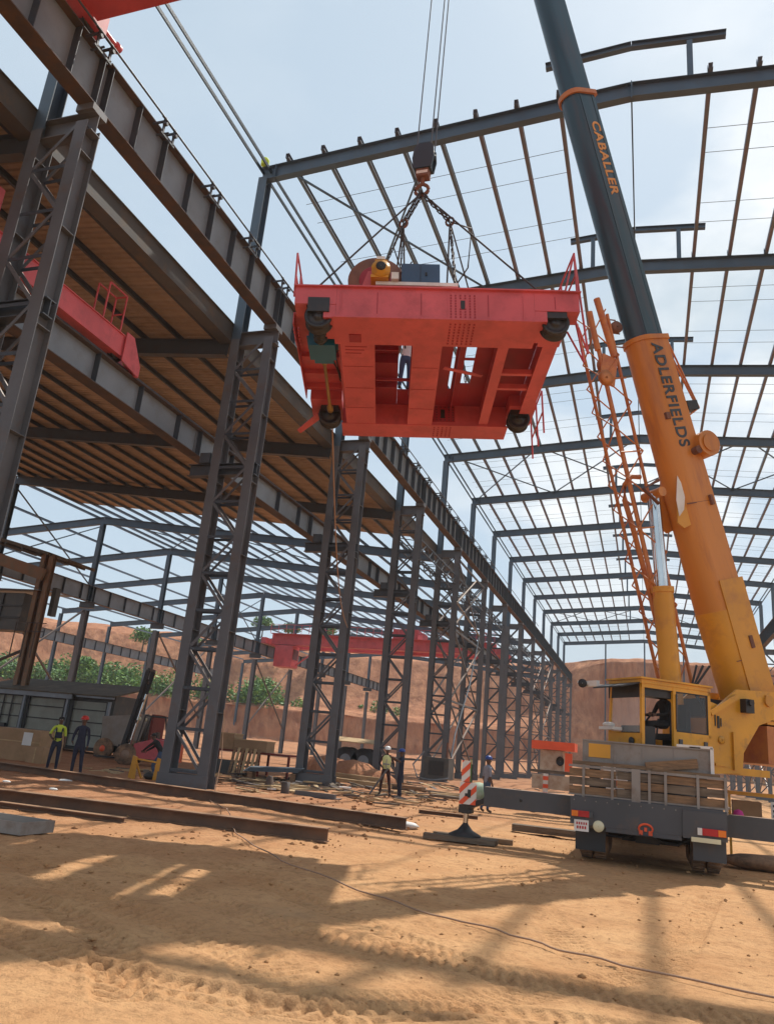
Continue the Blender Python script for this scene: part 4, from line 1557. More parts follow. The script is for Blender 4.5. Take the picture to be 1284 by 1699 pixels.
g.bx((-42.6, 83.5, 13.7), (-15.6, 84.13, 13.74))
part("walkway_rail", g, M_RED, b3)
g = G()
g.bx((-41.9, 83.9, 9.9), (-39.6, 85.8, 12.4))
cabn = part("operator_cabin", g, M_RED, b3)
part("cabin_window", G().bx((-39.59, 84.1, 10.8), (-39.56, 85.6, 12.0)), M_GLASS, cabn)
part("cabin_brace", G().bar((-39.5, 85, 10.2), (-36.5, 85, 12.5), 0.15, 0.15), M_RED, b3)
part("trolley", G().bx((-27.5, 84.4, 13.8), (-24.5, 88.6, 14.9)), M_RED, b3)

# ================================================================== MOBILE CRANE
crane = thing("mobile_crane", "yellow mobile crane truck with dark outriggers and raised orange and slate boom", "crane truck")
PV = Vector((2.19, 20.6, 0))
HH = Vector((-0.77433943, -0.63277045, 0))
NS = Vector((0.63277045, -0.77433943, 0))
S_M = Matrix(((HH.x, NS.x, 0, PV.x), (HH.y, NS.y, 0, PV.y), (0, 0, 1, 0), (0, 0, 0, 1)))


def cpart(name, g, mats, parent=None, **k):
    return part(name, g, mats, parent or crane, **k)


# --- carrier
g = G()
g.bx((-1.41, 16.30, 0.66), (1.38, 16.36, 1.16))
g.bx((-0.75, 16.30, 0.58), (0.60, 16.36, 0.657))
g.bx((-1.20, 16.363, 0.86), (1.18, 27.2, 1.14))
g.bx((-1.35, 16.363, 1.145), (1.33, 27.0, 1.18))
cpart("chassis", g, M_CHASSIS)
cpart("bumper_side", G().bx((0.62, 16.26, 0.64), (1.38, 16.297, 1.12)), M_CHASSIS)
# lamps and plate
g = G(); g.bx((-1.38, 16.25, 0.80), (-1.02, 16.297, 0.91)); lm = cpart("tail_light", g, M_LAMPRED)
cpart("lamp_segment", G().bx((-1.38, 16.24, 0.805), (-1.26, 16.249, 0.905)), M_LAMPORANGE, lm)
cpart("lamp_segment", G().bx((-1.05, 16.24, 0.80), (-0.98, 16.297, 0.91)), M_CHASSIS, lm)
g = G(); g.bx((0.95, 16.21, 0.72), (1.35, 16.257, 0.84)); lm = cpart("tail_light", g, M_LAMPRED)
cpart("lamp_segment", G().bx((1.22, 16.20, 0.725), (1.35, 16.209, 0.835)), M_LAMPORANGE, lm)
cpart("lamp_segment", G().bx((0.87, 16.20, 0.72), (0.947, 16.257, 0.84)), M_WHITE, lm)
pl = cpart("number_plate", G().bx((-1.33, 16.265, 0.54), (-1.06, 16.29, 0.745)), M_WHITE)
g = G()
for i in range(5):
    g.bx((-1.29 + i * 0.043, 16.26, 0.66), (-1.265 + i * 0.043, 16.264, 0.705))
for i in range(4):
    g.bx((-1.28 + i * 0.048, 16.26, 0.585), (-1.25 + i * 0.048, 16.264, 0.635))
cpart("worn_plate_marks", g, M_LAMPRED, pl)
g = G(); g.lathe((-0.88, 16.27, 0.66), [(0.005, 0), (0.09, 0), (0.105, 0.02), (0.105, 0.05)], (0, 1, 0), 22)
cpart("round_lamp", g, M_LAMPCREAM)
cpart("cream_strip", G().bx((0.76, 16.215, 0.595), (1.26, 16.245, 0.675)), M_LAMPCREAM)
# orange round badge of a hook on the bumper
g = G()
g.path([(-0.03 + 0.12 * math.cos(t), 16.288, 0.71 + 0.085 * math.sin(t)) for t in np.linspace(-0.7, PI + 0.7, 14)], 0.022, 6)
g.bx((-0.15, 16.275, 0.60), (-0.08, 16.297, 0.68)); g.bx((0.02, 16.275, 0.60), (0.09, 16.297, 0.68))
g.box((-0.03, 16.285, 0.70), (0.05, 0.02, 0.07))
cpart("bumper_badge", g, M_SIGNRED)
# mudflaps
cpart("mudflap", G().bx((-1.32, 16.50, 0.20), (-0.76, 16.53, 0.62)), M_BLACK)
cpart("mudflap", G().bx((0.80, 16.50, 0.26), (1.37, 16.53, 0.63)), M_CHASSIS)


def wheel(x0, x1, y, lab=None):
    r = 0.53
    xm = (x0 + x1) / 2
    g = G()
    wd = abs(x1 - x0)
    g.lathe((x0, y, r), [(0.28, 0), (0.44, 0), (r - 0.03, 0.03), (r, 0.07), (r, wd / 2 - 0.03), (r - 0.06, wd / 2 - 0.01), (r - 0.06, wd / 2 + 0.01), (r, wd / 2 + 0.03), (r, wd - 0.07), (r - 0.03, wd - 0.03), (0.44, wd), (0.28, wd)], (1, 0, 0), 34)
    t = cpart("wheel", g, M_TYRE)
    g = G()
    for k in range(30):
        a = 2 * PI * k / 30
        for xx in (x0 + wd * 0.26, x1 - wd * 0.26):
            g.box((xx, y + math.cos(a) * (r + 0.004), r + math.sin(a) * (r + 0.004)), (wd * 0.36, 0.055, 0.024),
                  rot=Matrix.Rotation(a - PI / 2, 3, 'X'))
    cpart("tread_blocks", g, M_TYRE, t, kind="stuff")
    g = G(); g.lathe((x0 + 0.06, y, r), [(0.01, 0.03), (0.14, 0.0), (0.27, 0.02), (0.275, 0.05)], (1, 0, 0), 24)
    g.lathe((x1 - 0.06, y, r), [(0.01, -0.03), (0.14, 0.0), (0.27, -0.02), (0.275, -0.05)], (1, 0, 0), 24)
    cpart("rim", g, M_RIM, t)


for y in (17.45, 18.85, 23.6, 25.0):
    wheel(-1.30, -0.74, y)
    wheel(0.78, 1.34, y)
for y in (17.45, 18.85, 23.6, 25.0):
    cpart("axle", G().tube((-0.9, y, 0.53), (0.9, y, 0.53), 0.09, 10).box((0.0, y, 0.56), (0.45, 0.4, 0.36)), M_BLACK)
cpart("underframe_tank", G().bx((-0.5, 17.9, 0.35), (0.6, 18.5, 0.85)), M_BLACK)
# front driving cab, low and mostly hidden behind the upper works
g = G()
g.poly([(-1.25, 25.9, 1.0), (-1.25, 28.2, 0.7), (-1.25, 28.4, 1.6), (-1.25, 28.0, 2.28), (-1.25, 25.9, 2.28)], (1, 0, 0), 0.05)
g.poly([(0.2, 25.9, 1.0), (0.2, 28.2, 0.7), (0.2, 28.4, 1.6), (0.2, 28.0, 2.28), (0.2, 25.9, 2.28)], (1, 0, 0), 0.05)
g.bx((-1.224, 25.88, 1.18), (0.174, 25.93, 2.28)); g.bx((-1.224, 25.94, 2.22), (0.174, 28.0, 2.27)); g.bx((-1.224, 28.15, 0.8), (0.174, 28.2, 1.6))
fc = cpart("driving_cab", g, M_WHITE)
cpart("cab_glass", G().bx((-0.9, 25.86, 1.55), (-0.1, 25.878, 2.05)), M_GLASS, fc)
cpart("cab_stripe", G().bx((-1.20, 25.86, 1.25), (0.15, 25.878, 1.42)), M_SIGNRED, fc)

# deck box behind the bumper, with an orange panel
g = G()
g.bx((-1.22, 16.62, 1.78), (1.20, 17.6, 2.22))
for x in (-1.20, -0.62, -0.08, 0.50, 1.14):
    g.bx((x, 16.60, 1.79), (x + 0.035, 16.618, 2.215))
g.bx((-1.22, 16.59, 2.222), (1.20, 17.6, 2.25))
dk = cpart("deck_box", g, M_DECKBOX)
cpart("orange_panel", G().bx((-1.10, 16.60, 1.92), (-0.68, 16.616, 2.18)), M_YELLOW, dk)
cpart("red_tip_marks", G().bx((0.78, 16.585, 2.252), (0.98, 16.9, 2.27)), M_SIGNRED, dk)
cpart("pale_edge", G().bx((1.152, 16.585, 1.72), (1.215, 16.598, 2.27)).bx((0.55, 16.585, 2.252), (1.20, 16.60, 2.30)), M_WHITE, dk)
cpart("deck_support", G().bx((-1.1, 16.9, 1.183), (-0.9, 17.3, 1.777)), M_CHASSIS)
cpart("deck_support", G().bx((0.9, 16.9, 1.183), (1.1, 17.3, 1.777)), M_CHASSIS)
# tail gate: timber boards held by steel uprights
for r in range(3):
    for (xa, xb, dz) in ((-1.45, -0.56, 0.0), (-0.55, 0.32, -0.01), (0.33, 1.40, -0.02)):
        g = G()
        z0 = 1.215 + r * 0.165 + random.uniform(-0.008, 0.008)
        g.bx((xa, 16.42, z0), (xb, 16.46, z0 + 0.145))
        cpart("board", g, M_WOODDK if (r + int(xa * 3)) % 2 else M_WOOD)
g = G()
g.bx((-1.46, 16.37, 1.705), (1.42, 16.47, 1.75))
g.bx((-1.46, 16.37, 1.185), (1.42, 16.47, 1.212))
cpart("gate_rail", g, M_DECKBOX)
for x in (-1.20, -0.66, -0.28, 0.02, 0.31, 0.88, 1.36):
    cpart("gate_upright", G().bx((x, 16.36, 1.10), (x + (0.05 if x not in (-0.28,) else 0.16), 16.415, 1.76)), M_DECKBOX)
cpart("gate_inside", G().bx((-1.2, 16.9, 1.185), (1.2, 17.3, 1.22)), M_BLACK)
# grey side step on the right
cpart("side_step", G().bx((1.25, 16.5, 1.20), (1.46, 18.2, 1.24)), M_DECKBOX)
# clutter and lines on the carrier
for k, (x0, x1, z) in enumerate(((-1.15, -0.2, 0.60), (0.1, 0.75, 0.58))):
    g = G(); g.path([(x0, 16.7, z), (x0 + 0.2, 16.65, z - 0.10), (x1 - 0.2, 16.66, z - 0.12), (x1, 16.7, z + 0.02)], 0.018, 6); cpart("air_line", g, M_BLACK)
for x in (-1.05, 1.02):
    cpart("flap_stay", G().bx((x, 16.48, 0.60), (x + 0.05, 16.56, 0.90)), M_DECKBOX)
g = G()
for i in range(14):
    g.box((-1.34 + i * 0.205, 16.294, 1.10), (0.022, 0.012, 0.022))
cpart("rivets", g, M_DECKBOX, kind="stuff")
cpart("tow_bracket", G().bx((-0.14, 16.20, 0.585), (0.10, 16.297, 0.60)).bx((-0.14, 16.20, 0.60), (-0.12, 16.297, 0.62)), M_BLACK)
for k, (x, y, z, r) in enumerate(((-0.9, 17.0, 1.30, 0.12), (-0.5, 16.8, 1.28, 0.10), (0.25, 16.95, 1.30, 0.13), (0.7, 16.8, 1.28, 0.09))):
    g = G(); g.lathe((x, y, z - 0.08), [(0.01, 0), (r, 0), (r, 0.16), (0.01, 0.16)], (0, 0, 1), 14); cpart("drum_on_deck", g, M_RUST if k % 2 else M_BLACK)
# outrigger beams
for sx in (-1, 1):
    g = G()
    if sx < 0:
        g.bx((-3.20, 16.82, 0.76), (-1.39, 17.15, 1.14))
    else:
        g.bx((1.39, 16.82, 0.70), (3.9, 17.15, 1.10))
    ob = cpart("outrigger_beam", g, M_CHASSIS)
    xe = -3.66 if sx < 0 else 4.2
    if sx < 0:
        cpart("bolt_hole", G().lathe((-2.44, 16.812, 0.95), [(0.005, 0), (0.03, 0), (0.03, 0.007)], (0, 1, 0), 10), M_SIGNBLACK, ob)
    g = G()
    g.bar((-3.2 if sx < 0 else 3.9, 17.05, 0.86 if sx < 0 else 0.8), (xe, 17.25, 0.66), 0.10, 0.10)
    g.tube((xe, 17.3, 0.55), (xe, 17.3, 1.55), 0.10, 12)
    g.bx((xe - 0.14, 17.18, 0.56), (xe + 0.14, 17.42, 0.72))
    cpart("jack_cylinder", g, M_BLACK, ob)
    cpart("jack_rod", G().tube((xe, 17.3, 0.30), (xe, 17.3, 0.56), 0.055, 12), M_CHROME, ob)
    g = G(); g.lathe((xe, 17.3, 0.10), [(0.34, 0.0), (0.34, 0.03), (0.16, 0.12), (0.06, 0.24), (0.045, 0.30), (0.01, 0.30)], (0, 0, 1), 24)
    cpart("jack_foot", g, M_BLACK, ob)
# striped warning boards on the left outrigger
def warn_board(name, x0, x1, z0, z1, y, parent, symbol):
    b = cpart(name, G().bx((x0, y, z0), (x1, y + 0.012, z1)), M_WHITE, parent)
    g = G()
    w = x1 - x0
    zz = z0 - w
    while zz < z1:
        poly = [(x0, zz), (x1, zz + w), (x1, zz + w + 0.13), (x0, zz + 0.13)]
        # clip the stripe to the board
        def clip(ps, f, lim, low):
            out = []
            for i in range(len(ps)):
                p, q = ps[i], ps[(i + 1) % len(ps)]
                ip, iq = (p[1] >= lim) if low else (p[1] <= lim), (q[1] >= lim) if low else (q[1] <= lim)
                if ip:
                    out.append(p)
                if ip != iq:
                    t = (lim - p[1]) / (q[1] - p[1])
                    out.append((p[0] + (q[0] - p[0]) * t, lim))
            return out
        poly = clip(clip(poly, 1, z0, True) or [], 1, z1, False) if poly else []
        if len(poly) >= 3:
            g.poly([(a, y - 0.004, c) for a, c in poly], (0, 1, 0), 0.006)
        zz += 0.28
    cpart("red_stripe", g, M_SIGNRED, b)
    if symbol:
        g = G(); g.box(((x0 + x1) / 2 + 0.03, y - 0.012, (z0 + z1) / 2), (0.07, 0.006, 0.16)).box(((x0 + x1) / 2 - 0.03, y - 0.012, (z0 + z1) / 2 - 0.03), (0.06, 0.006, 0.06))
        cpart("black_symbol", g, M_SIGNBLACK, b)


ob = crane.children[-1]
warn_board("warning_board", -3.78, -3.42, 0.74, 1.18, 17.10, crane, True)
warn_board("warning_board", -3.76, -3.58, 1.19, 1.62, 17.12, crane, False)
cpart("green_edge", G().bx((-3.575, 17.12, 1.19), (-3.555, 17.14, 1.66)), M_LEAF)

# --- upper works: everything in (forward, left, up) coordinates of the slewing frame
def upart(name, g, mats, parent=None, **k):
    if parent is None:
        return part(name, g, mats, crane, mtx=S_M, **k)
    return part(name, g, mats, parent, **k)


g = G(); g.lathe((2.75, 0.35, 1.19), [(0.05, 0), (0.75, 0), (0.75, 0.30), (0.68, 0.31), (0.68, 0.60), (0.05, 0.60)], (0, 0, 1), 36)
upart("turntable", g, M_BLACK)
side_pts = [(1.77, 1.82), (1.74, 3.36), (1.45, 3.30), (0.92, 3.70), (-0.14, 3.76), (-2.6, 3.85), (-2.6, 3.05), (-0.10, 3.12), (0.31, 2.96), (0.79, 2.33), (0.85, 1.89)]
for l in (0.72, -0.72):
    g = G(); g.poly([(f, l, z) for f, z in side_pts], (0, 1, 0), 0.05)
    sp = upart("frame_side_plate", g, M_YELLOW)
    if l > 0:
        g = G()
        g.bx((1.05, 0.747, 1.95), (1.12, 0.80, 2.75)); g.bx((1.30, 0.747, 2.0), (1.62, 0.775, 2.06))
        upart("stiffener_rib", g, M_YELLOW, sp)
        g = G(); g.lathe((1.42, 0.748, 2.55), [(0.02, 0), (0.09, 0), (0.09, 0.02), (0.02, 0.02)], (0, 1, 0), 14)
        upart("port_ring", g, M_YELLOW, sp)
        g = G(); g.bx((1.46, 0.747, 2.80), (1.52, 0.76, 3.06)); g.bx((1.56, 0.747, 2.84), (1.59, 0.758, 3.08)); g.bx((1.40, 0.747, 2.84), (1.43, 0.758, 3.02))
        upart("louvre", g, M_SIGNBLACK, sp)
        g = G(); g.bx((0.6, 0.747, 3.20), (0.84, 0.92, 3.50)); g.tube((0.72, 0.74, 3.42), (0.72, 0.98, 3.42), 0.07, 10)
        upart("hose_junction", g, M_BLACK, sp)
        g = G(); g.bar((1.75, 0.80, 3.10), (1.0, 0.80, 3.52), 0.06, 0.12)
        upart("edge_flange", g, M_YELLOW, sp)
        g = G(); g.bx((-0.05, 0.747, 3.5), (0.1, 0.78, 3.66)); g.bx((-0.9, 0.747, 3.3), (-0.6, 0.80, 3.6))
        upart("bracket", g, M_ORANGE2, sp)
g = G()
g.bx((0.0, -0.69, 1.85), (1.7, 0.69, 2.0)); g.bx((1.60, -0.69, 2.0), (1.70, 0.69, 3.0))
g.bx((-2.6, -0.69, 3.02), (0.0, 0.69, 3.10))
upart("frame_floor", g, M_YELLOW)
g = G(); g.bx((-2.7, -1.2, 2.15), (0.02, 0.69, 2.98)); upart("counterweight", g, M_JIB)
g = G(); g.lathe((-1.5, -0.6, 3.55), [(0.05, 0), (0.42, 0), (0.42, 0.05), (0.26, 0.06), (0.26, 1.1), (0.42, 1.12), (0.42, 1.18), (0.05, 1.18)], (0, 1, 0), 26)
upart("winch_drum", g, M_BLACK)
g = G(); g.tube((0, -0.80, 3.54), (0, 0.80, 3.54), 0.13, 16); upart("pivot_pin", g, M_ORANGE2)

# cab
CB = (2.50, 4.24, 0.52, 1.60, 2.10, 3.52)
g = G()
g.bx((2.50, 0.52, 2.02), (4.24, 1.60, 2.10))
g.bx((2.50, 0.55, 3.44), (4.26, 1.62, 3.52))
g.bx((2.50, 1.56, 2.102), (3.42, 1.60, 2.50))
g.bx((2.50, 0.52, 2.102), (2.55, 1.557, 2.55))
g.bx((4.20, 0.52, 2.102), (4.24, 1.60, 2.46))
g.bx((2.50, 0.52, 2.102), (4.19, 0.55, 2.50))
for f, l in ((2.50, 1.54), (3.40, 1.55), (4.17, 1.53), (2.50, 0.52)):
    g.bx((f, l, 2.10), (f + 0.07, l + 0.065, 3.44))
g.bx((2.50, 1.555, 3.36), (4.24, 1.605, 3.44)); g.bx((2.50, 1.555, 2.50), (3.40, 1.605, 2.56))
g.bar((4.22, 0.55, 2.46), (4.22, 0.62, 3.44), 0.05, 0.05)
cab = upart("cab", g, M_YELLOW)
g = G()
g.bx((2.47, 0.5, 3.523), (4.30, 1.66, 3.56))
upart("cab_roof", g, M_YELLOW, cab)
g = G(); g.bx((2.58, 1.575, 2.57), (3.39, 1.585, 3.35)); upart("window_pane", g, M_GLASS, cab)
g = G(); g.bx((4.215, 0.60, 2.48), (4.225, 1.52, 3.40)); upart("windscreen", g, mat("clear_glass", (0.9, 0.95, 0.95), 0.03, alpha=0.12), cab)
g = G()
for a, b in (((2.57, 1.59, 2.56), (3.40, 1.60, 2.585)), ((2.57, 1.59, 3.335), (3.40, 1.60, 3.36)), ((2.57, 1.59, 2.56), (2.595, 1.60, 3.36)), ((3.37, 1.59, 2.56), (3.40, 1.60, 3.36))):
    g.bx(a, b)
upart("window_seal", g, M_SIGNBLACK, cab)
g = G(); g.bx((3.42, 1.20, 3.20), (4.16, 1.54, 3.43)); g.bx((3.44, 1.545, 3.34), (4.16, 1.58, 3.43)); upart("door_header", g, M_BLACK, cab)
g = G(); g.poly([(4.20, 0.50, 3.46), (4.20, 1.58, 3.46), (4.62, 1.45, 3.34), (4.62, 0.50, 3.34)], (0, 0, 1), 0.03)
g.poly([(4.23, 0.52, 3.16), (4.23, 1.50, 3.16), (4.23, 1.50, 3.43), (4.23, 0.52, 3.43)], (1, 0, 0), 0.02)
upart("sun_visor", g, M_BLACK, cab)
g = G(); g.tube((3.40, 1.63, 2.6), (3.40, 1.63, 3.3), 0.018, 6); g.bx((2.62, 1.60, 2.30), (2.70, 1.63, 2.42)); g.bx((3.26, 1.60, 2.28), (3.34, 1.63, 2.42))
upart("door_rail", g, M_CHASSIS, cab)
g = G(); g.bx((3.43, 1.545, 2.03), (4.14, 1.60, 2.09)); upart("door_sill", g, M_WHITE, cab)
# seat
g = G(); g.bx((2.85, 0.85, 2.40), (3.35, 1.35, 2.52)); g.bx((2.80, 0.85, 2.53), (2.92, 1.35, 3.15)); g.bx((3.0, 0.95, 2.10), (3.2, 1.25, 2.40))
upart("seat", g, M_BLACK, cab)
g = G(); g.bx((3.75, 0.7, 2.10), (4.05, 1.4, 2.62)); g.tube((3.74, 1.0, 2.65), (3.55, 1.0, 2.86), 0.02, 6); g.tube((3.6, 1.25, 2.4), (3.55, 1.25, 2.8), 0.02, 6)
upart("control_console", g, M_BLACK, cab)
g = G(); g.bx((4.26, 0.55, 2.50), (4.50, 1.0, 2.56)); g.ball((4.40, 0.75, 2.60), 0.10, 10, (1.2, 1.5, 0.6)); upart("white_rag", g, M_WHITE, cab)
g = G(); g.lathe((4.245, 1.30, 2.30), [(0.01, 0), (0.07, 0), (0.08, 0.03), (0.05, 0.05), (0.01, 0.05)], (1, 0, 0), 16); upart("head_lamp", g, M_BLACK, cab)
g = G(); g.bar((4.30, 0.55, 3.40), (4.55, -0.15, 3.50), 0.04, 0.05); g.bx((4.38, -0.02, 3.40), (4.46, 0.40, 3.52)); upart("lamp_arm", g, M_WHITE, cab)
g = G(); g.lathe((4.55, 0.02, 3.46), [(0.01, -0.05), (0.07, -0.05), (0.095, 0), (0.095, 0.04), (0.01, 0.04)], (0.6, 0.8, 0), 18); upart("work_lamp", g, M_BLACK, cab)

# --- boom: local x = belly, y = left, z = along
BR = Vector((2.19, 20.6, 3.54))
BD = (TIP - BR)
BL = BD.length
BD.normalize()
BE = Vector((HH.x * BD.z, HH.y * BD.z, -math.hypot(BD.x, BD.y)))
BE.normalize()
BN = BD.cross(BE)
B_M = Matrix(((BE.x, BN.x, BD.x, BR.x), (BE.y, BN.y, BD.y, BR.y), (BE.z, BN.z, BD.z, BR.z), (0, 0, 0, 1)))


def boom_prof(D, W, n=10):
    pts = [(-D / 2, -W / 2 + 0.05), (-D / 2, W / 2 - 0.05), (-D / 2 + 0.05, W / 2)]
    x0 = D * 0.12
    pts.append((x0, W / 2))
    for i in range(1, n):
        t = PI / 2 * (1 - 2 * i / n)
        pts.append((x0 + (D / 2 - x0) * math.cos(t), W / 2 * math.sin(t)))
    pts += [(x0, -W / 2), (-D / 2 + 0.05, -W / 2)]
    return pts


def boom_solid(g, D0, W0, z0, D1, W1, z1, mi=0):
    a, b = boom_prof(D0, W0), boom_prof(D1, W1)
    n = len(a)
    vs = [(x, y, z0) for x, y in a] + [(x, y, z1) for x, y in b]
    for i in range(n):
        j = (i + 1) % n
        g.add([vs[i], vs[j], vs[n + j], vs[n + i]], [(0, 1, 2, 3)], mi, False)
    g.add(vs, [tuple(range(n))[::-1], tuple(range(n, 2 * n))], mi)
    return g


def bpart(name, g, mats, parent=None, **k):
    if parent is None:
        return part(name, g, mats, crane, mtx=B_M, **k)
    return part(name, g, mats, parent, **k)


def smooth_some(o):
    me = o.data
    bm = bmesh.new(); bm.from_mesh(me)
    bmesh.ops.remove_doubles(bm, verts=bm.verts, dist=0.0005)
    bmesh.ops.recalc_face_normals(bm, faces=bm.faces)
    for f in bm.faces:
        f.smooth = True
    for e in bm.edges:
        if len(e.link_faces) == 2 and e.calc_face_angle(0) > math.radians(32):
            e.smooth = False
    bm.to_mesh(me); bm.free()
    return o


s1, s2, s3 = 0.306 * BL, 0.545 * BL, 0.76 * BL
g = G(); boom_solid(g, 1.12, 0.88, 2.2, 0.99, 0.80, s1)
base = smooth_some(bpart("boom_base", g, M_ORANGE))
g = G(); boom_solid(g, 0.9, 0.86, -0.25, 1.15, 0.90, 2.2)
g.bx((-0.60, -0.47, -0.1), (0.15, -0.42, 2.9)); g.bx((-0.60, 0.42, -0.1), (0.15, 0.47, 2.9))
smooth_some(bpart("boom_root", g, M_ORANGE2))
g = G(); boom_solid(g, 1.07, 0.88, s1 - 0.10, 1.07, 0.88, s1 + 0.02)
smooth_some(bpart("collar", g, M_ORANGE, base))
g = G(); boom_solid(g, 0.88, 0.68, s1 - 0.5, 0.86, 0.66, s2)
sec2 = smooth_some(bpart("boom_section", g, M_BOOM))
g = G(); boom_solid(g, 0.97, 0.78, s2 - 0.07, 0.97, 0.78, s2 + 0.06)
smooth_some(bpart("collar", g, M_JIB, sec2))
g = G(); boom_solid(g, 0.78, 0.60, s2 - 0.2, 0.76, 0.58, s3)
smooth_some(bpart("boom_section", g, M_BOOM))
g = G(); boom_solid(g, 0.68, 0.50, s3 - 0.2, 0.66, 0.48, BL - 0.2)
smooth_some(bpart("boom_section", g, M_BOOM))
g = G(); g.bx((-0.35, -0.3, BL - 0.4), (0.45, -0.26, BL + 0.4)); g.bx((-0.35, 0.26, BL - 0.4), (0.45, 0.3, BL + 0.4))
g.lathe((0.15, -0.2, BL + 0.1), [(0.02, 0), (0.3, 0), (0.25, 0.05), (0.3, 0.1), (0.3, 0.3), (0.25, 0.35), (0.3, 0.4), (0.02, 0.4)], (0, 1, 0), 20)
bpart("boom_head", g, M_ORANGE)
# thin guide rails running along the slate section
g = G()
g.bx((0.10, 0.33, s1 + 0.05), (0.13, 0.345, s2 - 0.1)); g.bx((-0.30, 0.33, s1 + 0.05), (-0.27, 0.345, s2 - 0.1))
bpart("guide_strip", g, M_BOOM, sec2)


def lettering(name, text, zc, length, size, xoff, W, m, parent):
    cu = bpy.data.curves.new(name, 'FONT')
    cu.body = text
    cu.size = 1.0
    cu.offset = 0.027
    cu.extrude = 0.004
    cu.space_character = 1.12
    to = bpy.data.objects.new(name, cu)
    COL.objects.link(to)
    bpy.context.view_layer.update()
    me = bpy.data.meshes.new_from_object(to.evaluated_get(bpy.context.evaluated_depsgraph_get()))
    bpy.data.objects.remove(to)
    co = np.empty(len(me.vertices) * 3)
    me.vertices.foreach_get("co", co)
    co = co.reshape(-1, 3)
    lo, hi = co.min(0), co.max(0)
    u = (co[:, 0] - (lo[0] + hi[0]) / 2) / (hi[0] - lo[0]) * length
    v = (co[:, 1] - (lo[1] + hi[1]) / 2) / (hi[1] - lo[1]) * size
    out = np.stack([xoff - v, W / 2 + 0.004 + co[:, 2], zc - u], -1)
    me.vertices.foreach_set("co", out.reshape(-1))
    me.update()
    me.materials.clear(); me.materials.append(m)
    return link(name, me, parent)


M_TXT1 = mat("lettering_slate", (0.035, 0.045, 0.055), 0.5)
M_TXT2 = mat("lettering_orange", (0.62, 0.27, 0.05), 0.5)
lettering("lettering", "ADLERFIELDS", 0.253 * BL, 2.80, 0.35, -0.02, 0.83, M_TXT1, base)
lettering("lettering", "CABALLER", 0.477 * BL, 2.25, 0.27, -0.14, 0.67, M_TXT2, sec2)
# fittings on the boom base
g = G()
g.tube((-0.62, 0.05, 6.28), (-0.62, 0.62, 6.28), 0.33, 22); g.tube((-0.62, 0.62, 6.28), (-0.62, 0.66, 6.28), 0.22, 22)
smooth_some(bpart("jib_anchor_drum", g, M_ORANGE, base))
g = G(); g.tube((-0.25, 0.38, 6.15), (-0.25, 0.60, 6.15), 0.10, 12); bpart("pin_boss", g, M_RUST, base)
g = G(); g.bx((0.20, 0.36, 7.05), (0.32, 0.44, 7.22)); g.bx((-0.12, 0.40, 6.95), (-0.02, 0.415, 6.98)); bpart("service_box", g, M_RUST, base)
g = G(); g.bx((-0.30, 0.40, 4.85), (0.42, 0.425, 4.88)); g.bx((-0.36, 0.40, 4.75), (-0.28, 0.50, 5.0)); bpart("weld_strap", g, M_RUST, base)
g = G(); g.bx((-0.35, 0.45, 1.2), (-0.25, 0.50, 1.5)); g.bx((-0.5, 0.45, 0.98), (0.3, 0.465, 1.0)); bpart("weld_strap", g, M_RUST)
# lug for the lift cylinder, with a pale worn plate
for l in (0.30, -0.30):
    g = G(); g.poly([(0.20, l, 6.15), (0.62, l, 4.95), (0.78, l, 4.45), (0.62, l, 4.30), (0.40, l, 4.35), (0.0, l, 4.9)], (0, 1, 0), 0.04)
    bpart("cylinder_lug", g, M_ORANGE2 if l > 0 else M_ORANGE, base)
g = G(); g.poly([(0.42, 0.335, 5.6), (0.66, 0.335, 5.0), (0.70, 0.335, 4.6), (0.50, 0.335, 4.75), (0.30, 0.335, 5.2)], (0, 1, 0), 0.012)
bpart("pale_worn_plate", g, M_WHITE, base)
# side handrail stay on the top side of the boom
g = G()
g.tube((-0.52, 0.30, s1 - 0.1), (-0.95, 0.30, s1 - 2.0), 0.025, 6); g.tube((-0.95, 0.30, s1 - 2.0), (-0.5, 0.30, s1 - 2.2), 0.025, 6)
g.tube((-0.52, 0.30, s1 - 0.6), (-0.90, 0.30, s1 - 2.0), 0.03, 6)
bpart("stay_bracket", g, M_JIB, base)
g = G(); g.bx((-0.90, 0.1, s1 - 2.05), (-0.55, 0.35, s1 - 1.8)); bpart("limit_box", g, M_BLACK, base)

# lift cylinder (slewing frame coordinates)
C0, C1, C2 = Vector((2.02, 0.0, 2.6)), Vector((2.33, 0.0, 5.95)), Vector((2.56, 0.0, 8.25))
g = G(); g.tube(C0, C1, 0.235, 24); g.tube(C1 - (C1 - C0).normalized() * 0.12, C1 + (C1 - C0).normalized() * 0.01, 0.265, 24)
smooth_some(upart("lift_cylinder", g, M_ORANGE2))
g = G(); g.tube(C1, C2, 0.155, 24); smooth_some(upart("cylinder_rod", g, M_CHROME))
g = G(); g.tube(C2 + Vector((0, -0.33, 0)), C2 + Vector((0, 0.33, 0)), 0.12, 16); upart("cylinder_pin", g, M_ORANGE)

# stowed lattice jib along the far side of the boom
J0, J1 = Vector((1.62, -0.35, 3.7)), Vector((4.28, -0.2, 12.9))
jd = (J1 - J0).normalized()
ja = Vector((jd.z, 0, -jd.x)); jb = Vector((0, 1, 0))


def jp(t, a, b):
    w = 0.26 + 0.10 * min(1, t * 3) - 0.08 * max(0, t - 0.8) / 0.2
    return J0 + (J1 - J0) * t + ja * (a * w) + jb * (b * w)


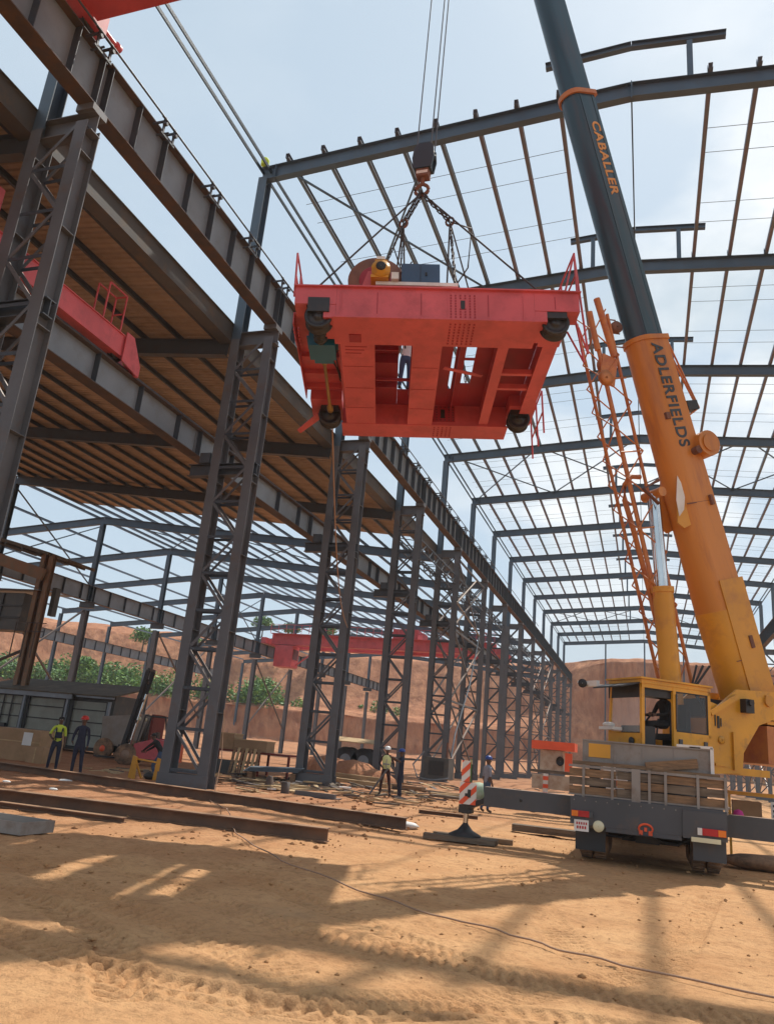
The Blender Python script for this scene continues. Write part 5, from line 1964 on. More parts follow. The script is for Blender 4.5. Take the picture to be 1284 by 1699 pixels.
for a, b in ((1.1, 1), (1.1, -1), (-0.8, 1), (-0.8, -1)):
    upart("jib_chord", G().tube(jp(0, a, b), jp(0.985, a, b), 0.042, 8), M_JIB)
N = 15
for i in range(N):
    t0, t1 = i / N, (i + 1) / N
    for (p, q) in (((1.1, 1), (-0.8, 1)), ((1.1, -1), (-0.8, -1)), ((1.1, 1), (1.1, -1))):
        if i % 2:
            p, q = q, p
        upart("jib_lacing", G().tube(jp(t0, *p), jp(t1, *q), 0.018, 6), M_JIB)
    if i % 3 == 0:
        upart("jib_lacing", G().tube(jp(t0, 1.1, 1), jp(t0, -0.8, 1), 0.02, 6), M_JIB)
# pulley head near the middle, hooked arm near the lug
g = G()
pc = jp(0.84, 0.3, 0.6)
g.lathe(pc + Vector((0, -0.05, 0)), [(0.03, 0), (0.26, 0), (0.21, 0.04), (0.26, 0.08), (0.03, 0.08)], (0, 1, 0), 22)
g.lathe(pc + Vector((0.12, 0.10, -0.42)), [(0.03, 0), (0.20, 0), (0.16, 0.04), (0.20, 0.08), (0.03, 0.08)], (0, 1, 0), 20)
upart("jib_pulley", g, M_JIB)
g = G(); g.poly([pc + Vector((0.2, 0.12, 0.25)), pc + Vector((-0.25, 0.12, 0.2)), pc + Vector((-0.15, 0.12, -0.6)), pc + Vector((0.28, 0.12, -0.55))], (0, 1, 0), 0.03)
upart("jib_cheek_plate", g, M_JIB)
g = G()
g.tube(jp(0.99, 1.1, 1), jp(0.88, 1.1, 1), 0.075, 8); g.tube(jp(1.03, -0.1, 1), jp(0.86, -0.3, 1), 0.085, 8)
upart("jib_heel", g, M_JIB)
g = G()
for t in (0.9, 0.94, 0.98):
    g.tube(jp(t, -0.5, 0.5), jp(t - 0.005, -2.0, 0.5), 0.018, 6)
g.lathe(jp(0.95, -1.6, 0.6), [(0.02, 0), (0.16, 0), (0.16, 0.10), (0.02, 0.10)], (0, 1, 0), 16)
upart("jib_hinge_pipes", g, M_RUST)
g = G()
g.path([(2.75, -0.25, 8.75), (3.02, -0.25, 8.70), (3.22, -0.25, 8.45), (3.22, -0.25, 8.05), (2.95, -0.25, 7.3), (2.55, -0.3, 6.2), (2.2, -0.3, 5.0)], 0.065, 8)
upart("hinged_arm", g, M_JIB)
g = G(); g.path([(2.70, 0.35, 8.5), (3.2, 0.42, 8.15), (2.7, 0.35, 7.9)], 0.045, 8); upart("hinge_pin", g, M_RUST)
# hoses hanging beside the root
for k in range(3):
    g = G(); g.path([(1.55 - 0.1 * k, 0.2 + 0.1 * k, 4.2), (1.75 - 0.05 * k, 0.25, 3.7), (1.6, 0.4, 3.2), (1.2, 0.5, 3.1)], 0.028, 6)
    upart("hydraulic_hose", g, M_BLACK)
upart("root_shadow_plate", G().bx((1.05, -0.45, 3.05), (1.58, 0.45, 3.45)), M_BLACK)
# pallet of outrigger timbers under the left foot
for (x, y, rz, L_, z, lb) in ((-3.72, 17.05, .06, 1.5, 0.0, "front one, nearest the camera"), (-3.62, 17.33, -.05, 1.3, 0.0, "middle one"), (-3.55, 17.62, .10, 1.7, 0.0, "rearmost one")):
    single("timber_block", G().bx((-L_ / 2, -.11, 0), (L_ / 2, .11, .10)), M_WOOD if rz > .07 else M_WOODDK,
           "weathered timber baulk under the left outrigger foot, " + lb, "timber", "timbers under the outrigger foot", (x, y, z), rz)
single("timber_block", G().bx((3.5, 16.8, 0.0), (5.0, 17.7, 0.10)), M_WOODDK, "timber mat under the right outrigger foot", "timber")
# timbers lying on the deck behind the tail gate
for (a, b, w, lb) in (((-0.02, 16.52, 1.82), (0.92, 16.60, 1.97), 0.17, "thick brown timber lying on the tail gate below the grey box"),
                      ((-1.4, 16.53, 1.79), (0.3, 16.53, 1.80), 0.07, "thin dark plank lying along the left of the tail gate"),
                      ((0.1, 16.50, 1.775), (1.3, 16.50, 1.775), 0.05, "thin plank lying along the right of the tail gate")):
    single("timber", G().bar(a, b, 0.09, w), M_WOOD, lb, "timber", "timbers on the crane truck deck")

# ================================================================== PEOPLE
def person(label, loc, rotz, pose=None, top=M_NAVY, legs=M_NAVY, sleeves=None, helmet=None, vest=None, height=1.72, group=None, straps=None, mtx=None):
    J = {'pelvis': (0, 0, 0.93, .125, .095), 'belly': (0, 0, 1.08, .12, .09), 'chest': (0, .005, 1.28, .145, .10), 'collar': (0, .005, 1.41, .10, .07),
         'neck': (0, -.01, 1.48, .052, .052), 'chin': (0, -.02, 1.545, .062, .072), 'head': (0, -.012, 1.62, .076, .092), 'crown': (0, -.005, 1.685, .058, .070),
         'shL': (.165, .005, 1.385, .056, .056), 'elL': (.215, .03, 1.12, .043, .043), 'wrL': (.235, -.05, .88, .030, .030), 'haL': (.24, -.07, .82, .034, .022),
         'shR': (-.165, .005, 1.385, .056, .056), 'elR': (-.215, .03, 1.12, .043, .043), 'wrR': (-.235, -.05, .88, .030, .030), 'haR': (-.24, -.07, .82, .034, .022),
         'hiL': (.09, 0, .86, .088, .088), 'knL': (.10, -.02, .49, .062, .062), 'anL': (.11, .02, .10, .046, .046), 'toL': (.125, -.14, .045, .042, .036),
         'hiR': (-.09, 0, .86, .088, .088), 'knR': (-.10, -.02, .49, .062, .062), 'anR': (-.11, .02, .10, .046, .046), 'toR': (-.125, -.14, .045, .042, .036)}
    for k, v in (pose or {}).items():
        J[k] = (*v, *J[k][3:])
    E = [('pelvis', 'belly'), ('belly', 'chest'), ('chest', 'collar'), ('collar', 'neck'), ('neck', 'chin'), ('chin', 'head'), ('head', 'crown')]
    for s in 'LR':
        E += [('collar', 'sh' + s), ('sh' + s, 'el' + s), ('el' + s, 'wr' + s), ('wr' + s, 'ha' + s),
              ('pelvis', 'hi' + s), ('hi' + s, 'kn' + s), ('kn' + s, 'an' + s), ('an' + s, 'to' + s)]
    names = list(J)
    sc = height / 1.745
    me = bpy.data.meshes.new("person")
    me.from_pydata([tuple(c * sc for c in J[n][:3]) for n in names], [(names.index(a), names.index(b)) for a, b in E], [])
    tmp = bpy.data.objects.new("person_tmp", me)
    COL.objects.link(tmp)
    sk = tmp.modifiers.new("skin", 'SKIN')
    ss = tmp.modifiers.new("sub", 'SUBSURF'); ss.levels = 2; ss.render_levels = 2
    sl = me.skin_vertices[0].data if me.skin_vertices else None
    if sl is None:
        bm = bmesh.new(); bm.from_mesh(me); bm.verts.layers.skin.verify(); bm.to_mesh(me); bm.free()
        sl = me.skin_vertices[0].data
    for i, n in enumerate(names):
        sl[i].radius = (J[n][3] * sc, J[n][4] * sc)
        sl[i].use_root = (n == 'pelvis')
    bpy.context.view_layer.update()
    body = bpy.data.meshes.new_from_object(tmp.evaluated_get(bpy.context.evaluated_depsgraph_get()))
    bpy.data.objects.remove(tmp)
    body.name = "person"
    slv = sleeves or top
    body.materials.clear()
    for m in (M_SKIN, top, legs, M_BOOT, slv):
        body.materials.append(m)
    seg = []
    for a, b in E:
        if a in ('neck', 'chin', 'head') or a.startswith('wr'):
            mi = 0
        elif a == 'collar' and b == 'neck':
            mi = 1
        elif a[:2] in ('sh',):
            mi = 1
        elif a[:2] == 'el':
            mi = 4
        elif a[:2] in ('hi', 'kn') or b[:2] == 'hi':
            mi = 2
        elif a[:2] == 'an':
            mi = 3
        else:
            mi = 1
        seg.append((Vector(J[a][:3]) * sc, Vector(J[b][:3]) * sc, mi))
    for p in body.polygons:
        c = p.center
        best, bi = 9, 0
        for a, b, mi in seg:
            ab = b - a
            t = max(0, min(1, (c - a).dot(ab) / ab.length_squared))
            d = (a + ab * t - c).length
            if d < best:
                best, bi = d, mi
        if bi == 2 and c.z < 0.14 * sc:
            bi = 3
        p.material_index = bi
        p.use_smooth = True
    o = link("person", body, None, loc, (0, 0, rotz))
    if mtx is not None:
        o.matrix_world = mtx
    o["label"], o["category"] = label, "person"
    if group:
        o["group"] = group
    hd = Vector(J['head'][:3]) * sc
    # face
    g = G(); g.ball(hd + Vector((0, -.105, -.015)), 0.016, 8, (0.8, 1, 1.5)); part("nose", g, M_SKIN, o)
    for s in (-1, 1):
        g = G(); g.ball(hd + Vector((s * .030, -.088, .015)), 0.010, 8); part("eye", g, M_WHITE, o)
        g = G(); g.ball(hd + Vector((s * .080, .0, -.01)), 0.022, 8, (0.4, 0.8, 1.3)); part("ear", g, M_SKIN, o)
    g = G(); g.ball(hd + Vector((0, -.094, -.052)), 0.016, 8, (1.5, 0.5, 0.4)); part("mouth", g, M_MAROON, o)
    # hair or helmet
    g = G()
    if helmet:
        g.lathe(hd + Vector((0, 0, .03)), [(0.115, 0), (0.125, 0.0), (0.118, 0.05), (0.095, 0.095), (0.05, 0.12), (0.001, 0.125)], (0, 0, 1), 18)
        g.poly([hd + Vector((-.09, -.09, .032)), hd + Vector((.09, -.09, .032)), hd + Vector((.06, -.16, .025)), hd + Vector((-.06, -.16, .025))], (0, 0, 1), 0.008)
        part("helmet", g, helmet, o)
    else:
        g.lathe(hd + Vector((0, .012, .015)), [(0.090, 0), (0.094, 0.03), (0.078, 0.07), (0.04, 0.092), (0.001, 0.096)], (0, 0, 1), 16)
        part("hair", g, M_HAIR, o)
    # hands with five fingers
    for s in 'LR':
        w, h = Vector(J['wr' + s][:3]) * sc, Vector(J['ha' + s][:3]) * sc
        d = (h - w).normalized()
        sd = d.cross(Vector((1, 0.2, 0.1))).normalized()
        nn = d.cross(sd)
        g = G()
        for f, ln in ((-0.027, .062), (-0.009, .072), (0.009, .068), (0.027, .052)):
            b0 = h + sd * f + d * 0.015
            k = b0 + d * ln * 0.55 + nn * 0.006
            g.path([b0, k, k + d * ln * 0.35 + nn * 0.025], 0.0085, 6)
        b0 = w + d * 0.03 - sd * 0.025
        g.path([b0, b0 - sd * 0.025 + d * 0.03, b0 - sd * 0.03 + d * 0.06 + nn * 0.01], 0.010, 6)
        part("fingers", g, M_SKIN, o)
    if vest:
        c0, c1 = Vector(J['belly'][:3]) * sc, Vector(J['collar'][:3]) * sc
        g = G()
        ring = []
        prof = [(-.13, .150, .115), (0.0, .152, .118), (.14, .165, .124), (.26, .178, .125), (.335, .150, .10), (.37, .09, .07)]
        ax = (c1 - c0).normalized()
        n = 18
        vs = []
        for hgt, rx, ry in prof:
            for k in range(n):
                a = 2 * PI * k / n
                vs.append(c0 + ax * hgt * sc + Vector((rx * math.cos(a), ry * math.sin(a), 0)) * sc)
        g.add(vs, [(j * n + k, j * n + (k + 1) % n, (j + 1) * n + (k + 1) % n, (j + 1) * n + k) for j in range(len(prof) - 1) for k in range(n)], 0, True)
        v = part("vest", g, vest, o)
        g = G()
        fr = -0.128 * sc
        g.bx((c0.x - .012, c0.y + fr, c0.z - .10), (c0.x + .012, c0.y + fr + .01, c0.z + .22))
        g.bx((c0.x - .12, c0.y + fr - .002, c0.z + .02), (c0.x - .016, c0.y + fr + .008, c0.z + .06))
        g.bx((c0.x + .016, c0.y + fr - .002, c0.z + .02), (c0.x + .12, c0.y + fr + .008, c0.z + .06))
        part("vest_trim", g, M_GREYSHIRT, v)
    if straps:
        g = G()
        for s in (-1, 1):
            g.path([Vector((s * .07, .11, 1.10)) * sc, Vector((s * .09, .10, 1.32)) * sc, Vector((s * .10, .0, 1.46)) * sc, Vector((s * .09, -.115, 1.30)) * sc, Vector((s * .07, -.115, 1.12)) * sc], 0.022, 5)
        g.bx((-.11 * sc, -.122 * sc, 1.05 * sc), (.11 * sc, -.10 * sc, 1.24 * sc))
        part("bib", g, straps, o)
    return o


ARMUP_L = {'elL': (.30, -.12, 1.28), 'wrL': (.20, -.30, 1.40), 'haL': (.16, -.36, 1.42)}
person("worker with bright yellow shirt sleeves and navy bib overalls standing behind the long ground beams", (-18.2, 21.7, 0.04), 0.7,
       {'elR': (-.27, .0, 1.15), 'wrR': (-.18, -.16, 1.03), 'haR': (-.10, -.20, 1.02), 'knR': (-.13, -.03, .49), 'anR': (-.15, 0, .10), 'toR': (-.18, -.14, .045)},
       M_HIVIS, M_NAVY, M_SKIN, None, None, 1.74, "workers on the site floor", M_NAVY)
person("worker in dark navy overalls with a red helmet standing right of the yellow shirted worker", (-16.85, 21.15, 0.04), 0.4,
       {'knL': (.13, -.04, .49), 'anL': (.16, 0, .10), 'toL': (.19, -.15, .045), 'elR': (-.25, .04, 1.15), 'wrR': (-.22, -.12, .98), 'haR': (-.18, -.16, .95)},
       M_NAVY, M_NAVY, None, M_HELMETRED, None, 1.80, "workers on the site floor")
person("worker in black and blue leaning over the yellow trestle beside the second column", (-15.75, 23.9, 0.02), -1.4,
       {'pelvis': (0, .12, .84), 'belly': (0, .02, .98), 'chest': (0, -.12, 1.12), 'collar': (0, -.20, 1.21), 'neck': (0, -.25, 1.26), 'chin': (0, -.29, 1.31),
        'head': (0, -.31, 1.38), 'crown': (0, -.31, 1.44), 'shL': (.16, -.18, 1.19), 'shR': (-.16, -.18, 1.19), 'elL': (.22, -.36, 1.02), 'wrL': (.15, -.52, .90), 'haL': (.13, -.57, .87),
        'elR': (-.22, -.36, 1.02), 'wrR': (-.15, -.52, .90), 'haR': (-.13, -.57, .87), 'hiL': (.10, .10, .78), 'hiR': (-.10, .10, .78), 'knL': (.15, -.12, .46), 'knR': (-.15, -.06, .45)},
       M_BLACKCLOTH, M_BLUEJEAN, None, None, None, 1.75, "workers on the site floor")
person("worker in a pale yellow green vest holding a bar in the middle of the yard", (-9.35, 29.3, 0.03), 0.25,
       {'elR': (-.27, .02, 1.13), 'wrR': (-.16, -.20, 1.02), 'haR': (-.12, -.25, 1.0), 'elL': (.27, .02, 1.15), 'wrL': (.30, -.15, 1.0), 'haL': (.30, -.2, .97),
        'knL': (.15, -.03, .49), 'anL': (.20, .02, .10), 'toL': (.23, -.13, .045), 'anR': (-.16, .02, .10), 'toR': (-.19, -.13, .045), 'knR': (-.14, -.03, .49)},
       M_MAROON, M_MAROON, M_BLACKCLOTH, M_HELMETWHITE, M_HIVISPALE, 1.76, "workers on the site floor")
person("worker in dark navy with a blue helmet raising an arm, close beside the vested worker", (-8.45, 28.25, 0.03), -1.0,
       {**ARMUP_L, 'elR': (-.28, -.12, 1.30), 'wrR': (-.18, -.32, 1.42), 'haR': (-.15, -.38, 1.45)},
       M_NAVY, M_NAVY, M_SKIN, M_HELMETBLUE, None, 1.72, "workers on the site floor")
person("worker in a grey blue shirt with a blue helmet standing behind the left outrigger beam", (-4.9, 26.2, 0.03), 2.3,
       {'knL': (.12, -.05, .49), 'anL': (.14, .12, .12), 'toL': (.15, -.02, .05)},
       M_GREYSHIRT, M_BLUEJEAN, M_SKIN, M_HELMETBLUE, None, 1.74, "workers on the site floor")
# on the trolley deck
PT = T_M @ Vector((1.76, 3.62, 0.48))
person("person in a white shirt and blue trousers seen through the gap of the red trolley", tuple(PT), 0.5, None, M_WHITE, M_BLUEJEAN, M_WHITE, None, None, 1.70)
# crane operator, seated
op_pos = S_M @ Vector((3.30, 1.15, 2.16))
person("crane operator in dark clothes and white cap seated in the yellow cab", tuple(op_pos), math.atan2(HH.y, HH.x) + PI / 2,
       {'pelvis': (0, 0, .56), 'belly': (0, .02, .70), 'chest': (0, 0, .90), 'collar': (0, -.02, 1.02), 'neck': (0, -.03, 1.08), 'chin': (0, -.05, 1.14), 'head': (0, -.05, 1.21), 'crown': (0, -.04, 1.27),
        'shL': (.165, -.02, .99), 'shR': (-.165, -.02, .99), 'elL': (.22, -.12, .75), 'wrL': (.16, -.36, .72), 'haL': (.14, -.43, .73), 'elR': (-.22, -.12, .75), 'wrR': (-.16, -.36, .72), 'haR': (-.14, -.43, .73),
        'hiL': (.10, -.05, .54), 'hiR': (-.10, -.05, .54), 'knL': (.13, -.48, .55), 'knR': (-.13, -.48, .55), 'anL': (.13, -.55, .12), 'anR': (-.13, -.55, .12), 'toL': (.14, -.70, .07), 'toR': (-.14, -.70, .07)},
       M_BLACKCLOTH, M_BLACKCLOTH, None, M_HELMETWHITE, None, 1.72)
# bar held by the vested worker
single("steel_bar", G().tube((-9.75, 28.75, 0.05), (-9.2, 29.05, 1.02), 0.035, 8), M_COLUMN, "steel bar held upright by the worker in the pale vest", "bar")

# ================================================================== YARD OBJECTS
# long steel beams on the ground
g = G(); g.ibeam((-21.5, 20.2, 0.16), (-5.1, 17.78, 0.15), 0.26, 0.26, 0.014, 0.02)
single("ground_beam", g, M_BEAMRUST, "long rusty steel beam on the ground just in front of the standing workers", "steel beam", "steel beams lying on the ground")
g = G(); g.ibeam((-15.5, 13.0, 0.13), (-5.45, 13.98, 0.13), 0.24, 0.24, 0.014, 0.02)
single("ground_beam", g, M_BEAMRUST, "long rusty steel beam on the ground nearest to the camera", "steel beam", "steel beams lying on the ground")
g = G(); g.ibeam((-11.6, 12.6, 0.06), (-8.9, 12.75, 0.06), 0.10, 0.18, 0.012, 0.016)
single("ground_beam", g, M_BEAMRUST, "short flat steel piece lying left of the nearest beam", "steel beam", "steel beams lying on the ground")
g = G()
g.ibeam((-6.3, 23.2, 0.06), (-4.6, 23.4, 0.06), 0.10, 0.16, 0.012, 0.016)
single("ground_beam", g, M_BEAMRUST, "short rusty steel piece on the ground behind the striped outrigger board", "steel beam", "steel beams lying on the ground")
g = G()
g.bx((-10.5, 9.9, 0.03), (-8.62, 10.6, 0.05)); g.bx((-10.5, 9.9, 0.05), (-8.62, 9.93, 0.20)); g.bx((-8.65, 9.93, 0.05), (-8.62, 10.6, 0.20)); g.bx((-10.5, 10.57, 0.05), (-8.65, 10.6, 0.20))
single("steel_tray", g, M_DECKBOX, "shallow steel channel tray lying at the left edge of the yard", "steel tray")
# rope across the yard
pts = [(-11.76, 20.9, .08), (-10.6, 18.6, .07), (-9.4, 17.2, .06), (-7.9, 14.7, .28), (-7.4, 13.9, .07), (-6.4, 12.6, .05), (-5.0, 11.1, .04), (-3.3, 9.75, .04), (-2.2, 9.0, .04), (-1.5, 8.75, .05), (-0.9, 8.4, .04), (-.2, 8.15, .04), (1.0, 7.9, .04), (3.5, 7.2, .04)]
fp = []
for (a, b) in zip(pts[:-1], pts[1:]):
    for i in range(6):
        t = i / 6
        fp.append(tuple(a[j] + (b[j] - a[j]) * t + (0.025 * math.sin(len(fp) * 1.3 + j) if j < 2 else 0.004 * math.sin(len(fp))) for j in range(3)))
single("ground_rope", G().path(fp, 0.010, 6), M_ROPERED, "thin brown rope snaking across the sandy ground from the second column", "rope")
pts = [(-11.8, 21.0, 0.06), (-11.9, 21.3, 1.0), (-12.0, 21.2, 2.4)]
single("hanging_cord", G().path(pts, 0.014, 5), M_ROPEPALE, "pale cord hanging from the foot of the second column", "cord")

# door panel cabin row at the left, behind the two workers
cabn = thing("equipment_cabin", "long grey green steel equipment cabin with framed door panels behind the standing workers", "cabin")
Yc = 36.5
g = G(); g.bx((-36.2, Yc + 0.06, 0.15), (-27.4, Yc + 2.4, 3.15)); part("cabin_wall", g, M_PANELDK, cabn)
g = G(); g.poly([(-36.6, Yc - 0.5, 3.05), (-27.1, Yc - 0.5, 3.05), (-27.1, Yc + 2.8, 3.85), (-36.6, Yc + 2.8, 3.85)], (0, -0.24, 1), 0.07); part("cabin_roof", g, M_ROOFDK, cabn)
g = G(); g.bx((-36.3, Yc - 0.45, 2.78), (-29.9, Yc - 0.30, 3.02)); g.bx((-29.6, Yc - 0.45, 2.92), (-27.2, Yc - 0.30, 3.06)); part("gutter_beam", g, M_WEB, cabn)
for i, (x0, x1) in enumerate(((-35.9, -33.4), (-33.0, -30.5), (-30.0, -27.7))):
    p = part("door_panel", G().bx((x0, Yc - 0.05, 0.3), (x1, Yc, 2.75)), M_PANEL, cabn)
    g = G()
    for z in (0.3, 0.95, 1.6, 2.25, 2.72):
        g.bx((x0, Yc - 0.10, z), (x1, Yc - 0.055, z + 0.06))
    for x in ([x0, x1 - 0.07] if i else [x0, x0 + 0.55, x0 + 1.1, x0 + 1.7, x1 - 0.07]):
        g.bx((x, Yc - 0.15, 0.2), (x + 0.07, Yc - 0.105, 2.78))
    part("panel_frame", g, M_BLACK, p)
for x in (-36.1, -33.25, -30.3, -27.55):
    part("post", G().bx((x, Yc - 0.35, 0.0), (x + 0.14, Yc - 0.2, 2.78)), M_WEB, cabn)
part("control_box", G().bx((-35.0, Yc - 0.30, 0.4), (-34.2, Yc - 0.16, 1.2)), M_BLACK, cabn)
# hopper / roofed loft on a rusty post behind column one
hp = thing("elevated_bunker", "sooty elevated bunker with sloping roof on a rust streaked post at the left edge", "bunker")
part("bunker_box", G().bx((-42.5, 37.0, 6.5), (-35.6, 38.2, 8.75)), M_PANELDK, hp)
for z in (7.2, 7.9):
    part("box_rib", G().bx((-42.5, 36.93, z), (-35.6, 36.997, z + 0.10)), M_BLACK, hp)
for x in (-39.5, -37.2):
    part("box_rib", G().bx((x, 36.92, 6.5), (x + 0.12, 36.997, 8.7)), M_BLACK, hp)
part("pale_cover_sheet", G().poly([(-41.6, 36.6, 8.95), (-34.3, 36.6, 8.9), (-35.0, 40.5, 9.25), (-41.6, 40.5, 9.3)], (0, 0, 1), 0.03), M_WEB, hp)
part("bunker_roof", G().poly([(-41.8, 36.6, 12.9), (-34.2, 36.6, 11.15), (-34.2, 41.0, 11.15), (-41.8, 41.0, 12.9)], (0.22, 0, 1), 0.18), M_ROOFDK, hp)
g = G()
for x in (-40.6, -39.2, -37.8, -36.4, -35.0):
    g.bx((x, 36.7, 11.2 + (-34.2 - x) * 0.22 - 0.26), (x + 0.10, 40.9, 11.2 + (-34.2 - x) * 0.22 - 0.10))
part("roof_rib", g, M_PANELDK, hp, kind="stuff")
part("sloping_beam", G().bar((-41.5, 36.75, 11.7), (-34.3, 36.75, 9.85), 0.2, 0.7), M_RUSTPOST, hp)
for x in (-34.8, -34.2):
    g = G(); g.ibeam((x, 37.1, 0), (x, 37.1, 11.2), 0.34, 0.30, 0.02, 0.025, (0, 1, 0)); part("rusty_post", g, M_RUSTPOST, hp)
part("diagonal_stay", G().bar((-34.8, 37.1, 5.4), (-41.5, 37.1, 2.6), 0.14, 0.14), M_FLANGE, hp)
g = G()
for z in (6.4, 6.9):
    g.bx((-35.4, 36.6, z), (-33.2, 36.66, z + 0.05))
for x in (-35.4, -34.6, -33.9):
    g.bx((x, 36.6, 4.9), (x + 0.05, 36.65, 6.9))
part("service_platform", g, M_FLANGE, hp)
part("side_duct", G().bx((-34.0, 37.4, 7.5), (-33.7, 37.8, 9.2)), M_PANELDK, hp)

# forklift
fk = thing("forklift", "red forklift with tall dark leaning mast behind the second column", "forklift", (-20.9, 31.0, 0), 0.35)
g = G()
g.poly([(-0.7, -.6, .35), (0.9, -.6, .35), (1.05, -.6, 1.05), (0.3, -.6, 1.25), (-.6, -.6, .95)], (0, 1, 0), 0.06)
g.poly([(-0.7, .6, .35), (0.9, .6, .35), (1.05, .6, 1.05), (0.3, .6, 1.25), (-.6, .6, .95)], (0, 1, 0), 0.06)
g.bx((0.25, -.57, .40), (0.98, .57, 1.18)); g.bx((-0.68, -.57, .40), (0.24, .57, .85))
part("body", g, M_RED, fk)
part("counterweight", G().bx((0.985, -.62, .30), (1.3, .62, 1.10)), M_SIGNRED, fk)
for x, y, r in ((-0.9, -.72, .46), (-0.9, .48, .46), (0.85, -.68, .34), (0.85, .46, .34)):
    g = G(); g.lathe((x, y, r), [(.2, 0), (r - .03, 0), (r, .04), (r, .20), (r - .03, .24), (.2, .24)], (0, 1, 0), 26)
    w = part("wheel", g, M_TYRE, fk)
    g = G(); g.lathe((x, y - .005, r), [(.01, 0), (.19, 0), (.20, .03)], (0, 1, 0), 18); part("rim", g, M_RIM, w)
for y in (-.45, .45):
    part("mast_rail", G().ibeam((-1.25, y, .15), (-0.60, y, 4.15), 0.20, 0.14, .02, .02, (0, 1, 0)), M_BLACK, fk)
    part("mast_rail", G().ibeam((-1.20, y * .75, .2), (-0.62, y * .75, 3.75), 0.16, 0.12, .02, .02, (0, 1, 0)), M_BLACK, fk)
for t in (0.2, .42, .65, .85, .99):
    part("mast_crosspiece", G().bx((-1.27 + .65 * t, -.52, .15 + 4 * t), (-1.17 + .65 * t, .52, .27 + 4 * t)), M_BLACK, fk)
part("lift_ram", G().tube((-1.05, 0, .3), (-.62, 0, 3.1), .06, 10), M_CHROME, fk)
g = G()
for y in (-.52, .52):
    g.bar((-.55, y, .95), (-.35, y, 2.15), .06, .06); g.bar((.75, y, 1.15), (.55, y, 2.15), .06, .06); g.bar((-.38, y, 2.16), (.58, y, 2.16), .07, .06)
for x in (-.3, -.05, .2, .45):
    g.bar((x, -.5, 2.18), (x, .5, 2.18), .05, .04)
part("overhead_guard", g, M_BLACK, fk)
g = G(); g.bx((-.1, -.25, .86), (.24, .25, 1.0)); g.bx((.14, -.25, 1.0), (.24, .25, 1.5)); part("seat", g, M_BLACK, fk)
g = G()
for y in (-.3, .3):
    g.bx((-2.35, y - .06, .25), (-1.33, y + .06, .30)); g.bx((-1.36, y - .06, .30), (-1.30, y + .06, .85))
part("fork", g, M_BLACK, fk)
part("lamp_pair", G().ball((-.6, -.5, 2.0), .09, 8).ball((-.6, .5, 2.0), .09, 8), M_LAMPCREAM, fk)

# concrete mixer style grey drum beside the forklift: truck with pale drum
tk = thing("grey_dumper", "pale grey dumper with an earthy wheel standing left of the forklift", "dumper", (-24.4, 34.2, 0), 0.1)
g = G(); g.poly([(-1.0, -.8, .7), (.9, -.8, .7), (1.3, -.8, 2.3), (-1.2, -.8, 2.0)], (0, 1, 0), 0.05)
g.poly([(-1.0, .8, .7), (.9, .8, .7), (1.3, .8, 2.3), (-1.2, .8, 2.0)], (0, 1, 0), 0.05); g.bx((-1.0, -.77, .66), (.9, .77, .72)); g.bx((-1.1, -.77, .73), (-1.05, .77, 1.95))
part("skip", g, M_CONCRETE, tk)
part("chassis", G().bx((-1.3, -.5, .35), (1.2, .5, .65)), M_BLACK, tk)
for x in (-.8, .9):
    for y in (-.98, .72):
        g = G(); g.lathe((x, y, .5), [(.15, 0), (.46, 0), (.5, .05), (.5, .22), (.46, .27), (.15, .27)], (0, 1, 0), 24)
        w = part("wheel", g, M_TYRE, tk)
        part("hub", G().lathe((x, y - .01, .5), [(.01, 0), (.14, 0), (.15, .02)], (0, 1, 0), 14), M_SIGNRED, w)
part("front_guard", G().bx((1.32, -.6, .65), (1.45, .6, 2.3)), M_REDRUST, tk)

# yellow trestle
ty = thing("yellow_trestle", "two yellow steel trestle frames at the foot of the second column", "trestle", (-15.55, 23.0, 0), 0.0)
for x in (-.52, .42):
    part("trestle_leg_frame", G().poly([(x - .13, 0, 0), (x + .13, 0, 0), (x + .10, 0, .72), (x - .06, 0, .76)], (0, 1, 0), .05), M_YELLOW, ty)
    part("trestle_leg_frame", G().bar((x, .02, .7), (x + .05, .5, 0), .05, .05), M_YELLOW, ty)
part("cross_rail", G().bar((-.5, .05, .66), (.45, .05, .60), .05, .05), M_YELLOW, ty)
part("chain_hoist_pile", G().ball((.1, .2, .16), .2, 10, (1.5, 1, .7)), M_BLACK, ty)

# cartons at the left edge
cr = thing("carton", "large brown carton with a white paper label at the left edge", "carton", (-22.25, 24.9, 0.02), 0.12)
part("carton_body", G().bx((-1.5, -.6, 0), (.95, .9, 1.18)), M_CARDBOARD, cr)
part("carton_flap", G().bx((-1.5, -.62, .72), (.95, -.603, .76)), M_WOODLT, cr)
part("paper_label", G().bx((.22, -.622, .62), (.60, -.61, 1.08)), M_PAPER, cr)
c2 = thing("carton", "smaller brown carton stacked below the paper labelled one", "carton", (-21.2, 24.6, 0.02), 0.05)
part("carton_body", G().bx((-.35, -.4, 0), (.35, .12, .62)), M_CARDBOARD, c2)
part("carton_tape", G().bx((-.03, -.41, .02), (.03, -.403, .6)), M_WOODLT, c2)

